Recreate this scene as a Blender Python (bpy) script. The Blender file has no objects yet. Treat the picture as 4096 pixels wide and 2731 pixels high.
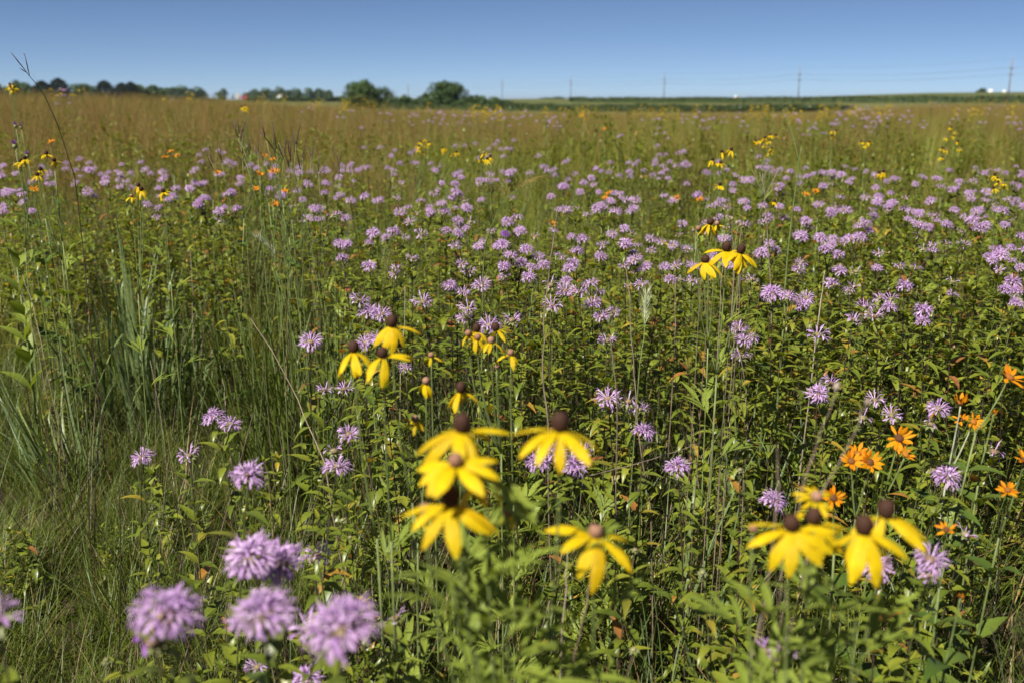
import bpy, math, random
import numpy as np
from mathutils import Vector, Matrix, Euler

random.seed(7)
R = random.Random(11)
rad = math.radians
sc = bpy.context.scene

# ------------------------------------------------------------------ camera, sky, sun, exposure
FPX, CX, CY = 3982.0, 2048.0, 1365.5          # 35 mm lens, in pixels of the 4096 wide photograph
CH, PITCH = 1.55, rad(13.62)
CAM = Vector((0, 0, CH))
cam_d = bpy.data.cameras.new('camera')
cam_d.lens = 35.0; cam_d.sensor_width = 36.0
cam_d.clip_start = 0.05; cam_d.clip_end = 20000
cam_d.dof.use_dof = True
cam_d.dof.focus_distance = 2.8
cam_d.dof.aperture_fstop = 3.5
cam = bpy.data.objects.new('camera', cam_d)
sc.collection.objects.link(cam)
cam.location = CAM
cam.rotation_euler = (math.pi / 2 - PITCH, 0, 0)
sc.camera = cam

SUN_EL, SUN_AZ = rad(50), rad(218)             # azimuth clockwise from +Y (the view direction)
world = bpy.data.worlds.new('World'); sc.world = world
world.use_nodes = True
wn = world.node_tree
sky = wn.nodes.new('ShaderNodeTexSky'); sky.sky_type = 'NISHITA'
sky.sun_disc = False
sky.sun_elevation = SUN_EL; sky.sun_rotation = SUN_AZ
sky.air_density = 0.36; sky.dust_density = 0.0; sky.ozone_density = 4.0
wn.links.new(sky.outputs[0], wn.nodes['Background'].inputs[0])
wn.nodes['Background'].inputs[1].default_value = 0.05
sun_d = bpy.data.lights.new('sun', 'SUN')
sun_d.energy = 5.0; sun_d.angle = rad(0.53); sun_d.color = (1.0, 0.955, 0.88)
sun = bpy.data.objects.new('sun', sun_d); sc.collection.objects.link(sun)
sdir = Vector((math.sin(SUN_AZ) * math.cos(SUN_EL), math.cos(SUN_AZ) * math.cos(SUN_EL), math.sin(SUN_EL)))
sun.rotation_euler = (-sdir).to_track_quat('-Z', 'Y').to_euler()
sun.location = sdir * 50
vs = sc.view_settings
vs.view_transform = 'Standard'; vs.look = 'None'; vs.exposure = 0.8; vs.gamma = 1.0
sc.cycles.use_denoising = True
sc.cycles.max_bounces = 7; sc.cycles.diffuse_bounces = 2; sc.cycles.transmission_bounces = 5
sc.cycles.glossy_bounces = 2
sc.cycles.use_adaptive_sampling = True; sc.cycles.adaptive_threshold = 0.012
sc.cycles.caustics_reflective = False; sc.cycles.caustics_refractive = False

# ------------------------------------------------------------------ pixel helpers
FWD = Vector((0, math.cos(PITCH), -math.sin(PITCH)))
UPV = Vector((0, math.sin(PITCH), math.cos(PITCH)))
RGT = Vector((1, 0, 0))
def ray(px, py):
    return FWD + RGT * ((px - CX) / FPX) + UPV * ((CY - py) / FPX)
def at(px, py, d):                              # d: horizontal distance along +Y
    r = ray(px, py)
    return CAM + r * (d / r.y)
def smooth(a, b, x):
    t = min(1.0, max(0.0, (x - a) / (b - a)))
    return t * t * (3 - 2 * t)
def interp(x, xs, ys):
    return float(np.interp(x, xs, ys))

# ------------------------------------------------------------------ terrain
def gz(x, y):
    d = math.hypot(x, y)
    ang = math.atan2(x, y)
    front = 1 - smooth(1.2, 2.4, abs(ang))
    u = math.tan(max(-0.56, min(0.56, ang)))
    z = 0.12 * smooth(2.5, 9, d)
    z += front * interp(u, [-.6, -.5, -.36, -.25, -.1, 0.0, .2], [.74, .67, .55, .38, .10, 0, 0]) * smooth(9, 32, d)
    z -= front * 1.0 * smooth(34, 95, d) * (1 - smooth(200, 320, d)) * interp(u, [-.3, -.14, .28, .42], [.3, 1, 1, .05])
    z += .05 * smooth(230, 330, d)
    z += front * interp(u, [-.5, -.1, 0, .03, .12, .18, .25, .4, .6], [.8, 1.2, 2.2, 2.6, .9, 1.5, 3.0, 7.3, 8.4]) * smooth(350, 1000, d)
    return z

# ------------------------------------------------------------------ materials
def nodes_of(name):
    m = bpy.data.materials.new(name); m.use_nodes = True
    return m, m.node_tree, m.node_tree.nodes['Principled BSDF'], m.node_tree.nodes['Material Output']
def ramp_node(nt, stops):
    r = nt.nodes.new('ShaderNodeValToRGB')
    e = r.color_ramp.elements
    while len(e) < len(stops): e.new(0.5)
    for i, (p, c) in enumerate(stops):
        e[i].position = p; e[i].color = (c[0], c[1], c[2], 1)
    return r
def plant_mat(name, stops, rough=0.5, trans=0.3, spec=0.3, noise=0.35, nscale=60, objrand=0.5, tint=(1.25, 1.25, 0.55)):
    """leaf-like surface: colour from the face attribute v and the object's random number, fine mottling, light passing through"""
    m, nt, b, out = nodes_of(name)
    L = nt.links.new
    at_ = nt.nodes.new('ShaderNodeAttribute'); at_.attribute_name = 'v'
    oi = nt.nodes.new('ShaderNodeObjectInfo')
    ma = nt.nodes.new('ShaderNodeMath'); ma.operation = 'MULTIPLY_ADD'
    L(oi.outputs['Random'], ma.inputs[0]); ma.inputs[1].default_value = objrand; L(at_.outputs['Fac'], ma.inputs[2])
    fr = nt.nodes.new('ShaderNodeMath'); fr.operation = 'FRACT'; L(ma.outputs[0], fr.inputs[0])
    rp = ramp_node(nt, stops); L(fr.outputs[0], rp.inputs[0])
    tc = nt.nodes.new('ShaderNodeTexCoord')
    no = nt.nodes.new('ShaderNodeTexNoise'); no.inputs['Scale'].default_value = nscale; no.inputs['Detail'].default_value = 3
    L(tc.outputs['Object'], no.inputs['Vector'])
    mr = nt.nodes.new('ShaderNodeMapRange'); L(no.outputs['Fac'], mr.inputs[0])
    mr.inputs[1].default_value = 0.3; mr.inputs[2].default_value = 0.7
    mr.inputs[3].default_value = 1 - noise; mr.inputs[4].default_value = 1 + noise
    mx = nt.nodes.new('ShaderNodeVectorMath'); mx.operation = 'SCALE'
    L(rp.outputs[0], mx.inputs[0]); L(mr.outputs[0], mx.inputs['Scale'])
    L(mx.outputs[0], b.inputs['Base Color'])
    b.inputs['Roughness'].default_value = rough
    b.inputs['Specular IOR Level'].default_value = spec
    if trans > 0:
        tr = nt.nodes.new('ShaderNodeBsdfTranslucent')
        tv = nt.nodes.new('ShaderNodeVectorMath'); tv.operation = 'MULTIPLY'
        L(mx.outputs[0], tv.inputs[0]); tv.inputs[1].default_value = tint
        L(tv.outputs[0], tr.inputs['Color'])
        ms = nt.nodes.new('ShaderNodeMixShader'); ms.inputs[0].default_value = trans
        L(b.outputs[0], ms.inputs[1]); L(tr.outputs[0], ms.inputs[2]); L(ms.outputs[0], out.inputs['Surface'])
    return m
M = {}
LEAF = [(0.0, (.095, .130, .014)), (.22, (.145, .180, .018)), (.42, (.195, .222, .022)), (.60, (.115, .155, .017)),
        (.76, (.240, .245, .024)), (.88, (.075, .112, .017)), (.93, (.330, .250, .026)), (.965, (.330, .145, .032)), (.985, (.200, .080, .032)), (1.0, (.095, .130, .016))]
M['leaf'] = plant_mat('bergamot_leaf', LEAF, rough=.38, trans=.30, spec=.5, tint=(1.4, 1.35, .45))
M['leaf_dark'] = plant_mat('broad_leaf', [(0, (.055, .095, .015)), (.5, (.085, .130, .020)), (.9, (.110, .150, .022)), (1, (.055, .095, .015))], rough=.42, trans=.25)
M['leaf_lime'] = plant_mat('coneflower_leaf', [(0, (.195, .250, .034)), (.5, (.240, .290, .042)), (1, (.165, .215, .032))], rough=.5, trans=.35)
M['grass'] = plant_mat('grass_blade', [(0, (.045, .080, .014)), (.30, (.085, .125, .020)), (.50, (.125, .155, .025)), (.70, (.060, .095, .018)),
        (.80, (.200, .160, .050)), (.90, (.280, .190, .085)), (.96, (.170, .085, .045)), (1, (.050, .085, .014))], rough=.45, trans=.25)
M['fine'] = plant_mat('fine_grass', [(0, (.050, .080, .008)), (.35, (.090, .120, .010)), (.6, (.120, .145, .014)), (.82, (.065, .092, .010)),
        (.90, (.170, .140, .045)), (.96, (.290, .210, .110)), (1, (.055, .082, .010))], rough=.45, trans=.2)
M['tan'] = plant_mat('ripe_grass', [(0, (.130, .140, .028)), (.20, (.260, .165, .042)), (.36, (.140, .145, .022)), (.52, (.300, .165, .055)), (.66, (.195, .170, .030)),
        (.82, (.330, .155, .066)), (.92, (.180, .150, .045)), (1, (.130, .140, .028))], rough=.55, trans=.25, objrand=.22)
M['lush'] = plant_mat('lush_grass', [(0, (.155, .190, .022)), (.3, (.225, .250, .028)), (.55, (.270, .265, .040)), (.8, (.180, .205, .026)), (1, (.155, .190, .022))], rough=.45, trans=.3, objrand=.8)
M['blue'] = plant_mat('blue_green_blade', [(0, (.095, .140, .052)), (.4, (.140, .190, .075)), (.7, (.120, .165, .048)), (.9, (.180, .215, .070)), (1, (.095, .140, .052))], rough=.4, trans=.25)
M['stem'] = plant_mat('bergamot_stem', [(0, (.035, .018, .018)), (.4, (.060, .035, .028)), (.7, (.085, .095, .030)), (1, (.045, .020, .022))], rough=.5, trans=0, nscale=30)
M['greenstem'] = plant_mat('green_stem', [(0, (.110, .150, .040)), (.5, (.160, .195, .060)), (1, (.100, .130, .040))], rough=.5, trans=0, nscale=30)
M['dry'] = plant_mat('dry_stem', [(0, (.200, .150, .100)), (.5, (.290, .230, .165)), (.8, (.130, .085, .060)), (1, (.200, .150, .100))], rough=.7, trans=0, nscale=40)
M['petal_l'] = plant_mat('lavender_floret', [(0, (.560, .345, .590)), (.35, (.660, .460, .680)), (.65, (.470, .265, .540)), (.9, (.720, .570, .730)), (1, (.560, .345, .590))], rough=.6, trans=.35, spec=.15, noise=.15, nscale=200, tint=(1, .9, 1.05))
M['petal_d'] = plant_mat('violet_floret', [(0, (.300, .100, .480)), (1, (.380, .130, .540))], rough=.6, trans=.3, spec=.15, noise=.15, tint=(1, 1, 1))
M['petal_y'] = plant_mat('yellow_petal', [(0, (.720, .490, .004)), (.5, (.760, .540, .005)), (1, (.680, .420, .004))], rough=.5, trans=.35, spec=.2, noise=.22, nscale=70, objrand=.3, tint=(1, .92, .6))
def grooves(m, scale=900, dist=.0006):
    nt = m.node_tree; b = nt.nodes['Principled BSDF']; tc = nt.nodes.new('ShaderNodeTexCoord')
    w = nt.nodes.new('ShaderNodeTexWave'); w.inputs['Scale'].default_value = scale / 6.283; w.inputs['Distortion'].default_value = 1.2; w.inputs['Detail'].default_value = 2
    nt.links.new(tc.outputs['Object'], w.inputs['Vector'])
    bp = nt.nodes.new('ShaderNodeBump'); bp.inputs['Strength'].default_value = .7; bp.inputs['Distance'].default_value = dist
    nt.links.new(w.outputs['Fac'], bp.inputs['Height']); nt.links.new(bp.outputs[0], b.inputs['Normal'])
grooves(M['petal_y'])
M['petal_o'] = plant_mat('orange_petal', [(0, (.740, .250, .005)), (.5, (.780, .320, .006)), (1, (.700, .200, .005))], rough=.5, trans=.35, spec=.2, noise=.12, nscale=120, objrand=.4, tint=(1, .85, .6))
grooves(M['petal_o'])
M['calyx'] = plant_mat('bergamot_calyx', [(0, (.160, .170, .055)), (.5, (.210, .130, .075)), (1, (.250, .240, .110))], rough=.7, trans=0, nscale=300)
M['bract'] = plant_mat('pale_bract', [(0, (.190, .230, .070)), (.5, (.280, .300, .130)), (1, (.230, .230, .110))], rough=.55, trans=.3)
M['cone_b'] = plant_mat('brown_cone', [(0, (.036, .013, .006)), (.5, (.052, .020, .009)), (1, (.032, .012, .006))], rough=.8, trans=0, noise=.5, nscale=900)
M['cone_g'] = plant_mat('grey_cone', [(0, (.240, .120, .070)), (.5, (.300, .165, .105)), (1, (.190, .085, .045))], rough=.8, trans=0, noise=.35, nscale=900)
M['cone_n'] = plant_mat('green_cone', [(0, (.150, .130, .030)), (1, (.200, .160, .040))], rough=.8, trans=0, noise=.4, nscale=900)
M['disc'] = plant_mat('oxeye_disc', [(0, (.070, .026, .010)), (.35, (.110, .040, .010)), (.6, (.330, .120, .010)), (1, (.080, .030, .012))], rough=.8, trans=0, noise=.4, nscale=800, objrand=1)
M['seed'] = plant_mat('purple_seed', [(0, (.070, .035, .040)), (.5, (.110, .060, .050)), (.8, (.160, .120, .060)), (1, (.070, .035, .040))], rough=.7, trans=.1)
M['rye'] = plant_mat('rye_spike', [(0, (.300, .330, .180)), (1, (.380, .400, .260))], rough=.7, trans=.2)
M['thistle'] = plant_mat('thistle_purple', [(0, (.270, .070, .420)), (1, (.360, .120, .520))], rough=.6, trans=.3, tint=(1, 1, 1))
TREE = [(0, (.036, .070, .017)), (.3, (.055, .095, .020)), (.6, (.072, .118, .024)), (.8, (.042, .080, .019)), (1, (.036, .070, .017))]
M['tree'] = plant_mat('tree_leaf', TREE, rough=.55, trans=.2, objrand=.15, nscale=2)
M['tree_olive'] = plant_mat('olive_leaf', [(0, (.070, .085, .014)), (.5, (.100, .115, .018)), (1, (.060, .075, .014))], rough=.55, trans=.2, nscale=2)
M['conifer'] = plant_mat('conifer_needle', [(0, (.022, .040, .022)), (.5, (.034, .055, .028)), (1, (.026, .044, .024))], rough=.6, trans=.1, nscale=2)
M['bark'] = plant_mat('bark', [(0, (.060, .045, .035)), (1, (.085, .065, .050))], rough=.85, trans=0, nscale=8)
M['corn'] = plant_mat('corn_leaf', [(0, (.030, .050, .012)), (.5, (.044, .068, .015)), (.85, (.062, .082, .018)), (1, (.030, .048, .012))], rough=.5, trans=.2, nscale=2)
M['cropside'] = plant_mat('far_crop', [(0, (.110, .125, .030)), (.5, (.150, .145, .045)), (1, (.120, .135, .030))], rough=.6, trans=.2, nscale=2)
M['pole'] = plant_mat('weathered_pole', [(0, (.150, .130, .118)), (1, (.190, .168, .150))], rough=.8, trans=0, nscale=3)
M['insul'] = plant_mat('insulator', [(0, (.35, .33, .32)), (1, (.4, .38, .36))], rough=.3, trans=0)
M['wire'] = plant_mat('wire', [(0, (.12, .12, .13)), (1, (.14, .14, .15))], rough=.5, trans=0)
M['white'] = plant_mat('white_paint', [(0, (.78, .77, .74)), (1, (.82, .81, .78))], rough=.5, trans=0, noise=.06, nscale=2)
M['red'] = plant_mat('red_roof', [(0, (.52, .055, .060)), (1, (.58, .070, .070))], rough=.6, trans=0, noise=.1, nscale=2)
M['beige'] = plant_mat('beige_concrete', [(0, (.52, .40, .26)), (1, (.56, .44, .30))], rough=.8, trans=0, noise=.1, nscale=2)
M['dark'] = plant_mat('dark_opening', [(0, (.03, .03, .03)), (1, (.04, .04, .04))], rough=.5, trans=0)

def ground_mat():
    m, nt, b, out = nodes_of('prairie_ground'); L = nt.links.new
    ge = nt.nodes.new('ShaderNodeNewGeometry')
    sep = nt.nodes.new('ShaderNodeSeparateXYZ'); L(ge.outputs['Position'], sep.inputs[0])
    n1 = nt.nodes.new('ShaderNodeTexNoise'); n1.inputs['Scale'].default_value = 9; n1.inputs['Detail'].default_value = 6
    L(ge.outputs['Position'], n1.inputs['Vector'])
    soil = ramp_node(nt, [(.25, (.020, .016, .010)), (.5, (.050, .040, .022)), (.62, (.040, .048, .014)), (.8, (.110, .085, .045))])
    L(n1.outputs['Fac'], soil.inputs[0])
    mp = nt.nodes.new('ShaderNodeMapping'); mp.inputs['Scale'].default_value = (.05, .16, .1); L(ge.outputs['Position'], mp.inputs[0])
    n2 = nt.nodes.new('ShaderNodeTexNoise'); n2.inputs['Scale'].default_value = 1.0; n2.inputs['Detail'].default_value = 7; L(mp.outputs[0], n2.inputs['Vector'])
    mead = ramp_node(nt, [(.28, (.055, .080, .018)), (.42, (.100, .110, .030)), (.54, (.150, .125, .048)), (.66, (.080, .105, .025)), (.8, (.180, .130, .060))])
    L(n2.outputs['Fac'], mead.inputs[0])
    mp3 = nt.nodes.new('ShaderNodeMapping'); mp3.inputs['Scale'].default_value = (.002, .012, .01); L(ge.outputs['Position'], mp3.inputs[0])
    n3 = nt.nodes.new('ShaderNodeTexNoise'); n3.inputs['Scale'].default_value = 1.0; n3.inputs['Detail'].default_value = 5; L(mp3.outputs[0], n3.inputs['Vector'])
    crop = ramp_node(nt, [(.3, (.060, .078, .018)), (.5, (.100, .105, .030)), (.65, (.070, .088, .020)), (.8, (.130, .115, .042))])
    L(n3.outputs['Fac'], crop.inputs[0])
    def band(a, bb):
        r = nt.nodes.new('ShaderNodeMapRange'); L(sep.outputs[1], r.inputs[0])
        r.inputs[1].default_value = a; r.inputs[2].default_value = bb; return r
    k1 = band(14, 40); k2 = band(345, 365)
    x1 = nt.nodes.new('ShaderNodeMix'); x1.data_type = 'RGBA'
    L(k1.outputs[0], x1.inputs[0]); L(soil.outputs[0], x1.inputs[6]); L(mead.outputs[0], x1.inputs[7])
    x2 = nt.nodes.new('ShaderNodeMix'); x2.data_type = 'RGBA'
    L(k2.outputs[0], x2.inputs[0]); L(x1.outputs[2], x2.inputs[6]); L(crop.outputs[0], x2.inputs[7])
    L(x2.outputs[2], b.inputs['Base Color'])
    b.inputs['Roughness'].default_value = .95; b.inputs['Specular IOR Level'].default_value = .1
    bp = nt.nodes.new('ShaderNodeBump'); bp.inputs['Strength'].default_value = .6; bp.inputs['Distance'].default_value = .03
    L(n1.outputs['Fac'], bp.inputs['Height']); L(bp.outputs[0], b.inputs['Normal'])
    return m
M['ground'] = ground_mat()

# ------------------------------------------------------------------ mesh collecting
class MB:
    def __init__(s):
        s.V = []; s.n = 0; s.F = []; s.v = []; s.m = []
    def add(s, tpl, mat4=None, v=0.0, m=0):
        V, F = tpl[0], tpl[1]
        if mat4 is not None:
            A = np.array(mat4)
            V = V @ A[:3, :3].T + A[:3, 3]
        o = s.n
        s.V.append(V); s.n += len(V)
        for f in F: s.F.append([i + o for i in f])
        k = len(F)
        if len(tpl) > 2:
            s.v += [x if x is not None else v for x in tpl[2]]; s.m += [x + m for x in tpl[3]]
        else:
            s.v += [v] * k; s.m += [m] * k
    def tpl(s):
        return (np.concatenate(s.V), s.F, s.v, s.m)
    def mesh(s, name, mats, smooth=True):
        me = bpy.data.meshes.new(name)
        V = np.concatenate(s.V) if s.V else np.zeros((0, 3))
        me.from_pydata(V.tolist(), [], s.F)
        for mm in mats: me.materials.append(M[mm])
        a = me.attributes.new('v', 'FLOAT', 'FACE')
        a.data.foreach_set('value', np.array(s.v, dtype=np.float32))
        if len(mats) > 1: me.polygons.foreach_set('material_index', np.array(s.m, dtype=np.int32))
        if smooth: me.polygons.foreach_set('use_smooth', np.ones(len(s.F), dtype=bool))
        me.update()
        return me
    def build(s, name, mats, parent=None, mat=None, smooth=True):
        return obj(name, s.mesh(name, mats, smooth), parent, mat)
COL = sc.collection
def obj(name, me, parent=None, mat=None):
    o = bpy.data.objects.new(name, me); COL.objects.link(o)
    if parent is not None: o.parent = parent
    if mat is not None: o.matrix_basis = mat
    return o
def tag(o, label=None, cat=None, group=None, kind=None):
    if label: o['label'] = label
    if cat: o['category'] = cat
    if group: o['group'] = group
    if kind: o['kind'] = kind
    return o
def thing(name, loc, label, cat, group=None):
    o = bpy.data.objects.new(name, None); COL.objects.link(o)
    o.location = loc; o.empty_display_size = .05
    return tag(o, label, cat, group)

def T_ribbon(pts, widths, fold=0.0):
    V = []; F = []
    n = len(pts)
    P = [np.array(p, float) for p in pts]
    for i in range(n):
        t = P[min(i + 1, n - 1)] - P[max(i - 1, 0)]
        t /= (np.linalg.norm(t) + 1e-9)
        nrm = np.cross(np.array([1.0, 0, 0]), t)
        w = widths[i] * .5
        if fold:
            V += [P[i] + np.array([-w, 0, 0]) + nrm * fold * w, P[i], P[i] + np.array([w, 0, 0]) + nrm * fold * w]
        else:
            V += [P[i] + np.array([-w, 0, 0]), P[i] + np.array([w, 0, 0])]
    k = 3 if fold else 2
    for i in range(n - 1):
        for j in range(k - 1):
            a = i * k + j; F.append([a, a + 1, a + k + 1, a + k])
    return (np.array(V), F)
def T_tube(pts, radii, sides=4, cap=True):
    V = []; F = []; n = len(pts)
    P = [Vector(p) for p in pts]
    for i in range(n):
        t = (P[min(i + 1, n - 1)] - P[max(i - 1, 0)]).normalized()
        ref = Vector((1, 0, 0)) if abs(t.x) < .8 else Vector((0, 1, 0))
        a = t.cross(ref).normalized(); b = t.cross(a)
        for k in range(sides):
            q = 2 * math.pi * k / sides
            V.append(P[i] + (a * math.cos(q) + b * math.sin(q)) * radii[i])
    for i in range(n - 1):
        for k in range(sides):
            a0 = i * sides + k; a1 = i * sides + (k + 1) % sides
            F.append([a0, a1, a1 + sides, a0 + sides])
    if cap:
        F.append(list(range(sides))[::-1]); F.append([(n - 1) * sides + k for k in range(sides)])
    return (np.array([tuple(v) for v in V]), F)
def T_lathe(prof, sides=12, bump=0.0):
    V = []; F = []
    for i, (r, z) in enumerate(prof):
        for k in range(sides):
            q = 2 * math.pi * (k + .5 * (i % 2)) / sides
            rr = r * (1 + bump * ((i + k) % 2 - .5))
            V.append((rr * math.cos(q), rr * math.sin(q), z))
    for i in range(len(prof) - 1):
        for k in range(sides):
            a0 = i * sides + k; a1 = i * sides + (k + 1) % sides
            F.append([a0, a1, a1 + sides, a0 + sides])
    F.append(list(range(sides))[::-1]); F.append([(len(prof) - 1) * sides + k for k in range(sides)])
    return (np.array(V), F)
def T_box(x0, x1, y0, y1, z0, z1):
    V = np.array([(x, y, z) for z in (z0, z1) for y in (y0, y1) for x in (x0, x1)], float)
    return (V, [[0, 2, 3, 1], [4, 5, 7, 6], [0, 1, 5, 4], [2, 6, 7, 3], [0, 4, 6, 2], [1, 3, 7, 5]])
def arc(L, n, a0, a1, x=0.0):
    """points in the YZ plane, heading turning from a0 to a1 (degrees above horizontal)"""
    p = [(0.0, 0.0, 0.0)]
    for i in range(n):
        a = rad(a0 + (a1 - a0) * (i + .5) / n)
        q = p[-1]
        p.append((x * ((i + 1) / n) ** 2, q[1] + math.cos(a) * L / n, q[2] + math.sin(a) * L / n))
    return p
def frame(d, up=Vector((0, 0, 1)), loc=(0, 0, 0), s=1.0):
    y = Vector(d).normalized()
    if abs(y.dot(up)) > .98: up = Vector((1, 0, 0))
    x = y.cross(up).normalized(); z = x.cross(y)
    m = Matrix((x, y, z)).transposed().to_4x4()
    m = m @ Matrix.Scale(s, 4); m.translation = Vector(loc)
    return m
def zframe(zdir, rot, loc, s=1.0):
    q = Vector((0, 0, 1)).rotation_difference(Vector(zdir).normalized()).to_matrix().to_4x4()
    m = q @ Matrix.Rotation(rot, 4, 'Z') @ Matrix.Scale(s, 4); m.translation = Vector(loc)
    return m
def qpath(a, b, mid, n):
    a, b, c = Vector(a), Vector(b), Vector(mid)
    return [a * (1 - t) ** 2 + c * 2 * t * (1 - t) + b * t * t for t in [i / n for i in range(n + 1)]]

# ------------------------------------------------------------------ ground sheet
def build_ground():
    rs = [0.0, .6, 1.2, 1.8, 2.4]
    while rs[-1] < 12000: rs.append(rs[-1] * 1.09 + .12)
    na = 180
    V = []; F = []
    for i, r in enumerate(rs):
        for k in range(na):
            a = 2 * math.pi * k / na
            x, y = r * math.sin(a), r * math.cos(a)
            z = gz(x, y) + (.015 * math.sin(x * 5.1) * math.cos(y * 4.3) if r < 30 else 0)
            V.append((x, y, z))
    for i in range(len(rs) - 1):
        for k in range(na):
            k2 = (k + 1) % na
            F.append([i * na + k, i * na + k2, (i + 1) * na + k2, (i + 1) * na + k])
    me = bpy.data.meshes.new('ground'); me.from_pydata(V, [], F); me.materials.append(M['ground'])
    me.polygons.foreach_set('use_smooth', np.ones(len(F), dtype=bool)); me.update()
    tag(obj('ground', me), 'prairie ground of soil and thatch running out to the far fields', 'ground', kind='structure')
build_ground()

# ------------------------------------------------------------------ far background: trees, hedges, crops
def leaf_cloud(mb, c, rx, ry, rz, n, size, rng, blobs=14, flat=.75, m=0, drop=.35):
    """a crown: lumps spread through an ellipsoid, leaf clumps facing out of each lump"""
    c = Vector(c)
    B = []
    for i in range(blobs):
        while True:
            p = Vector((rng.uniform(-1, 1), rng.uniform(-1, 1), rng.uniform(-drop * 2 - .1, 1)))
            if p.length < 1: break
        p = p.normalized() * rng.uniform(.45, .78)
        B.append((Vector((p.x * rx, p.y * ry, p.z * rz)), rng.uniform(.30, .48)))
    B.append((Vector((0, 0, 0)), .6))
    V = []; F = []; vv = []
    for i in range(n):
        b, r = B[rng.randrange(len(B))]
        d = Vector((rng.gauss(0, 1), rng.gauss(0, 1), rng.gauss(0, 1) + .25)).normalized()
        p = c + b + Vector((d.x * rx, d.y * ry, d.z * rz)) * r * rng.uniform(.75, 1.06)
        nd = (d + Vector((rng.gauss(0, .45), rng.gauss(0, .45), rng.gauss(0, .45)))).normalized()
        t = nd.orthogonal().normalized(); t.rotate(Matrix.Rotation(rng.uniform(0, 6.28), 3, nd)); w = nd.cross(t)
        s = size * rng.uniform(.5, 1.25)
        k = len(V)
        V += [p - t * s * .5, p + w * s * flat * .5, p + t * s * .6, p - w * s * flat * .5]
        F.append([k, k + 1, k + 2, k + 3]); vv.append(rng.random())
    mb.add((np.array([tuple(q) for q in V]), F, vv, [m] * len(F)))
def tree_meshes(seed, h, w, n, size, mat, low=.12, blobs=14):
    rng = random.Random(seed)
    t = MB()
    tr = qpath((0, 0, -.5), (rng.uniform(-.04, .04) * h, 0, h * .55), (rng.uniform(-.06, .06) * h, 0, h * .25), 5)
    t.add(T_tube(tr, [h * .028 * (1 - i * .13) for i in range(6)], 7), v=.3)
    for k in range(6):
        a = rng.uniform(0, 6.28); st = tr[2 + k % 3]
        e = Vector((math.cos(a) * w * .3, math.sin(a) * w * .3, h * rng.uniform(.55, .8)))
        t.add(T_tube(qpath(st, e, (st + e) / 2 + Vector((0, 0, -h * .05)), 4), [h * .012 * (1 - i * .2) for i in range(5)], 5), v=.6)
    cmb = MB()
    cz = h * (low + 1) / 2
    leaf_cloud(cmb, (0, 0, cz), w / 2, w / 2 * .9, h * (1 - low) / 2, n, size, rng, blobs=blobs)
    V = np.concatenate(cmb.V)
    lo, hi = np.percentile(V, 1, axis=0), np.percentile(V, 99.5, axis=0)
    ex = max(hi[0] - lo[0], hi[1] - lo[1])
    V[:, :2] = (V[:, :2] - ((hi + lo) / 2)[:2]) * (w / ex); V[:, 2] = h * low + (V[:, 2] - lo[2]) * (h * (1 - low) / (hi[2] - lo[2]))
    cmb.V = [V]
    return t.mesh('trunk', ['bark'], True), cmb.mesh('crown', [mat], False)
def conifer_meshes(seed, h, w, n, size):
    rng = random.Random(seed)
    t = MB(); t.add(T_tube([(0, 0, -.5), (0, 0, h * .5), (0, 0, h * .97)], [h * .02, h * .012, h * .003], 7), v=.2)
    V = []; F = []; vv = []
    for i in range(n):
        f = rng.random() ** .75
        z = h * (1 - f) * .96 + h * .03
        layer = .84 + .16 * math.sin(z * 7.5 / h * 6)
        r = w / 2 * min(1, (f * 2.4) ** .62) * layer * rng.uniform(.55, 1.05)
        a = rng.uniform(0, 6.28)
        p = Vector((math.cos(a) * r, math.sin(a) * r, z - r * .12))
        o = Vector((math.cos(a), math.sin(a), rng.uniform(-.5, .15))).normalized()
        sd = Vector((-math.sin(a), math.cos(a), rng.uniform(-.4, .4))).normalized()
        s = size * rng.uniform(.6, 1.3); k = len(V)
        V += [p - o * s * .6, p + sd * s * .35, p + o * s * .7, p - sd * s * .35]
        F.append([k, k + 1, k + 2, k + 3]); vv.append(rng.random())
    c = MB(); c.add((np.array([tuple(q) for q in V]), F, vv, [0] * len(F)))
    return t.mesh('trunk', ['bark']), c.mesh('crown', ['conifer'], False)

TREEP = {}
def tree(name, label, px, ytop, wpx, d, mat='tree', kind='dec', seed=0, n=1500, low=.08, group=None, cat='tree', hero=False):
    X = (px - CX) / FPX * d; Y = d
    base = gz(X, Y)
    top = at(px, ytop, d).z
    h = max(1.2, top - base); w = wpx / FPX * d * (1.0 if hero else 1.12)
    key = (kind, mat, seed % 3) if not hero else (kind, mat, 'hero', seed)
    if key not in TREEP:
        size = .10 if not hero else .055
        TREEP[key] = (conifer_meshes(seed + 40, 1.0, .62, n, .085) if kind == 'con' else tree_meshes(seed + 3, 1.0, 1.0, n, size, mat, low, blobs=14 if not hero else 44))
    t, c = TREEP[key]
    o = thing(name, (X, Y, base), label, cat, group)
    wscale = w if kind == 'dec' else w / .62
    o.scale = (wscale, wscale, h)
    o.rotation_euler.z = (seed * 1.7) % 6.28
    obj('trunk', t, o); obj('crown', c, o)
    return o
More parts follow.
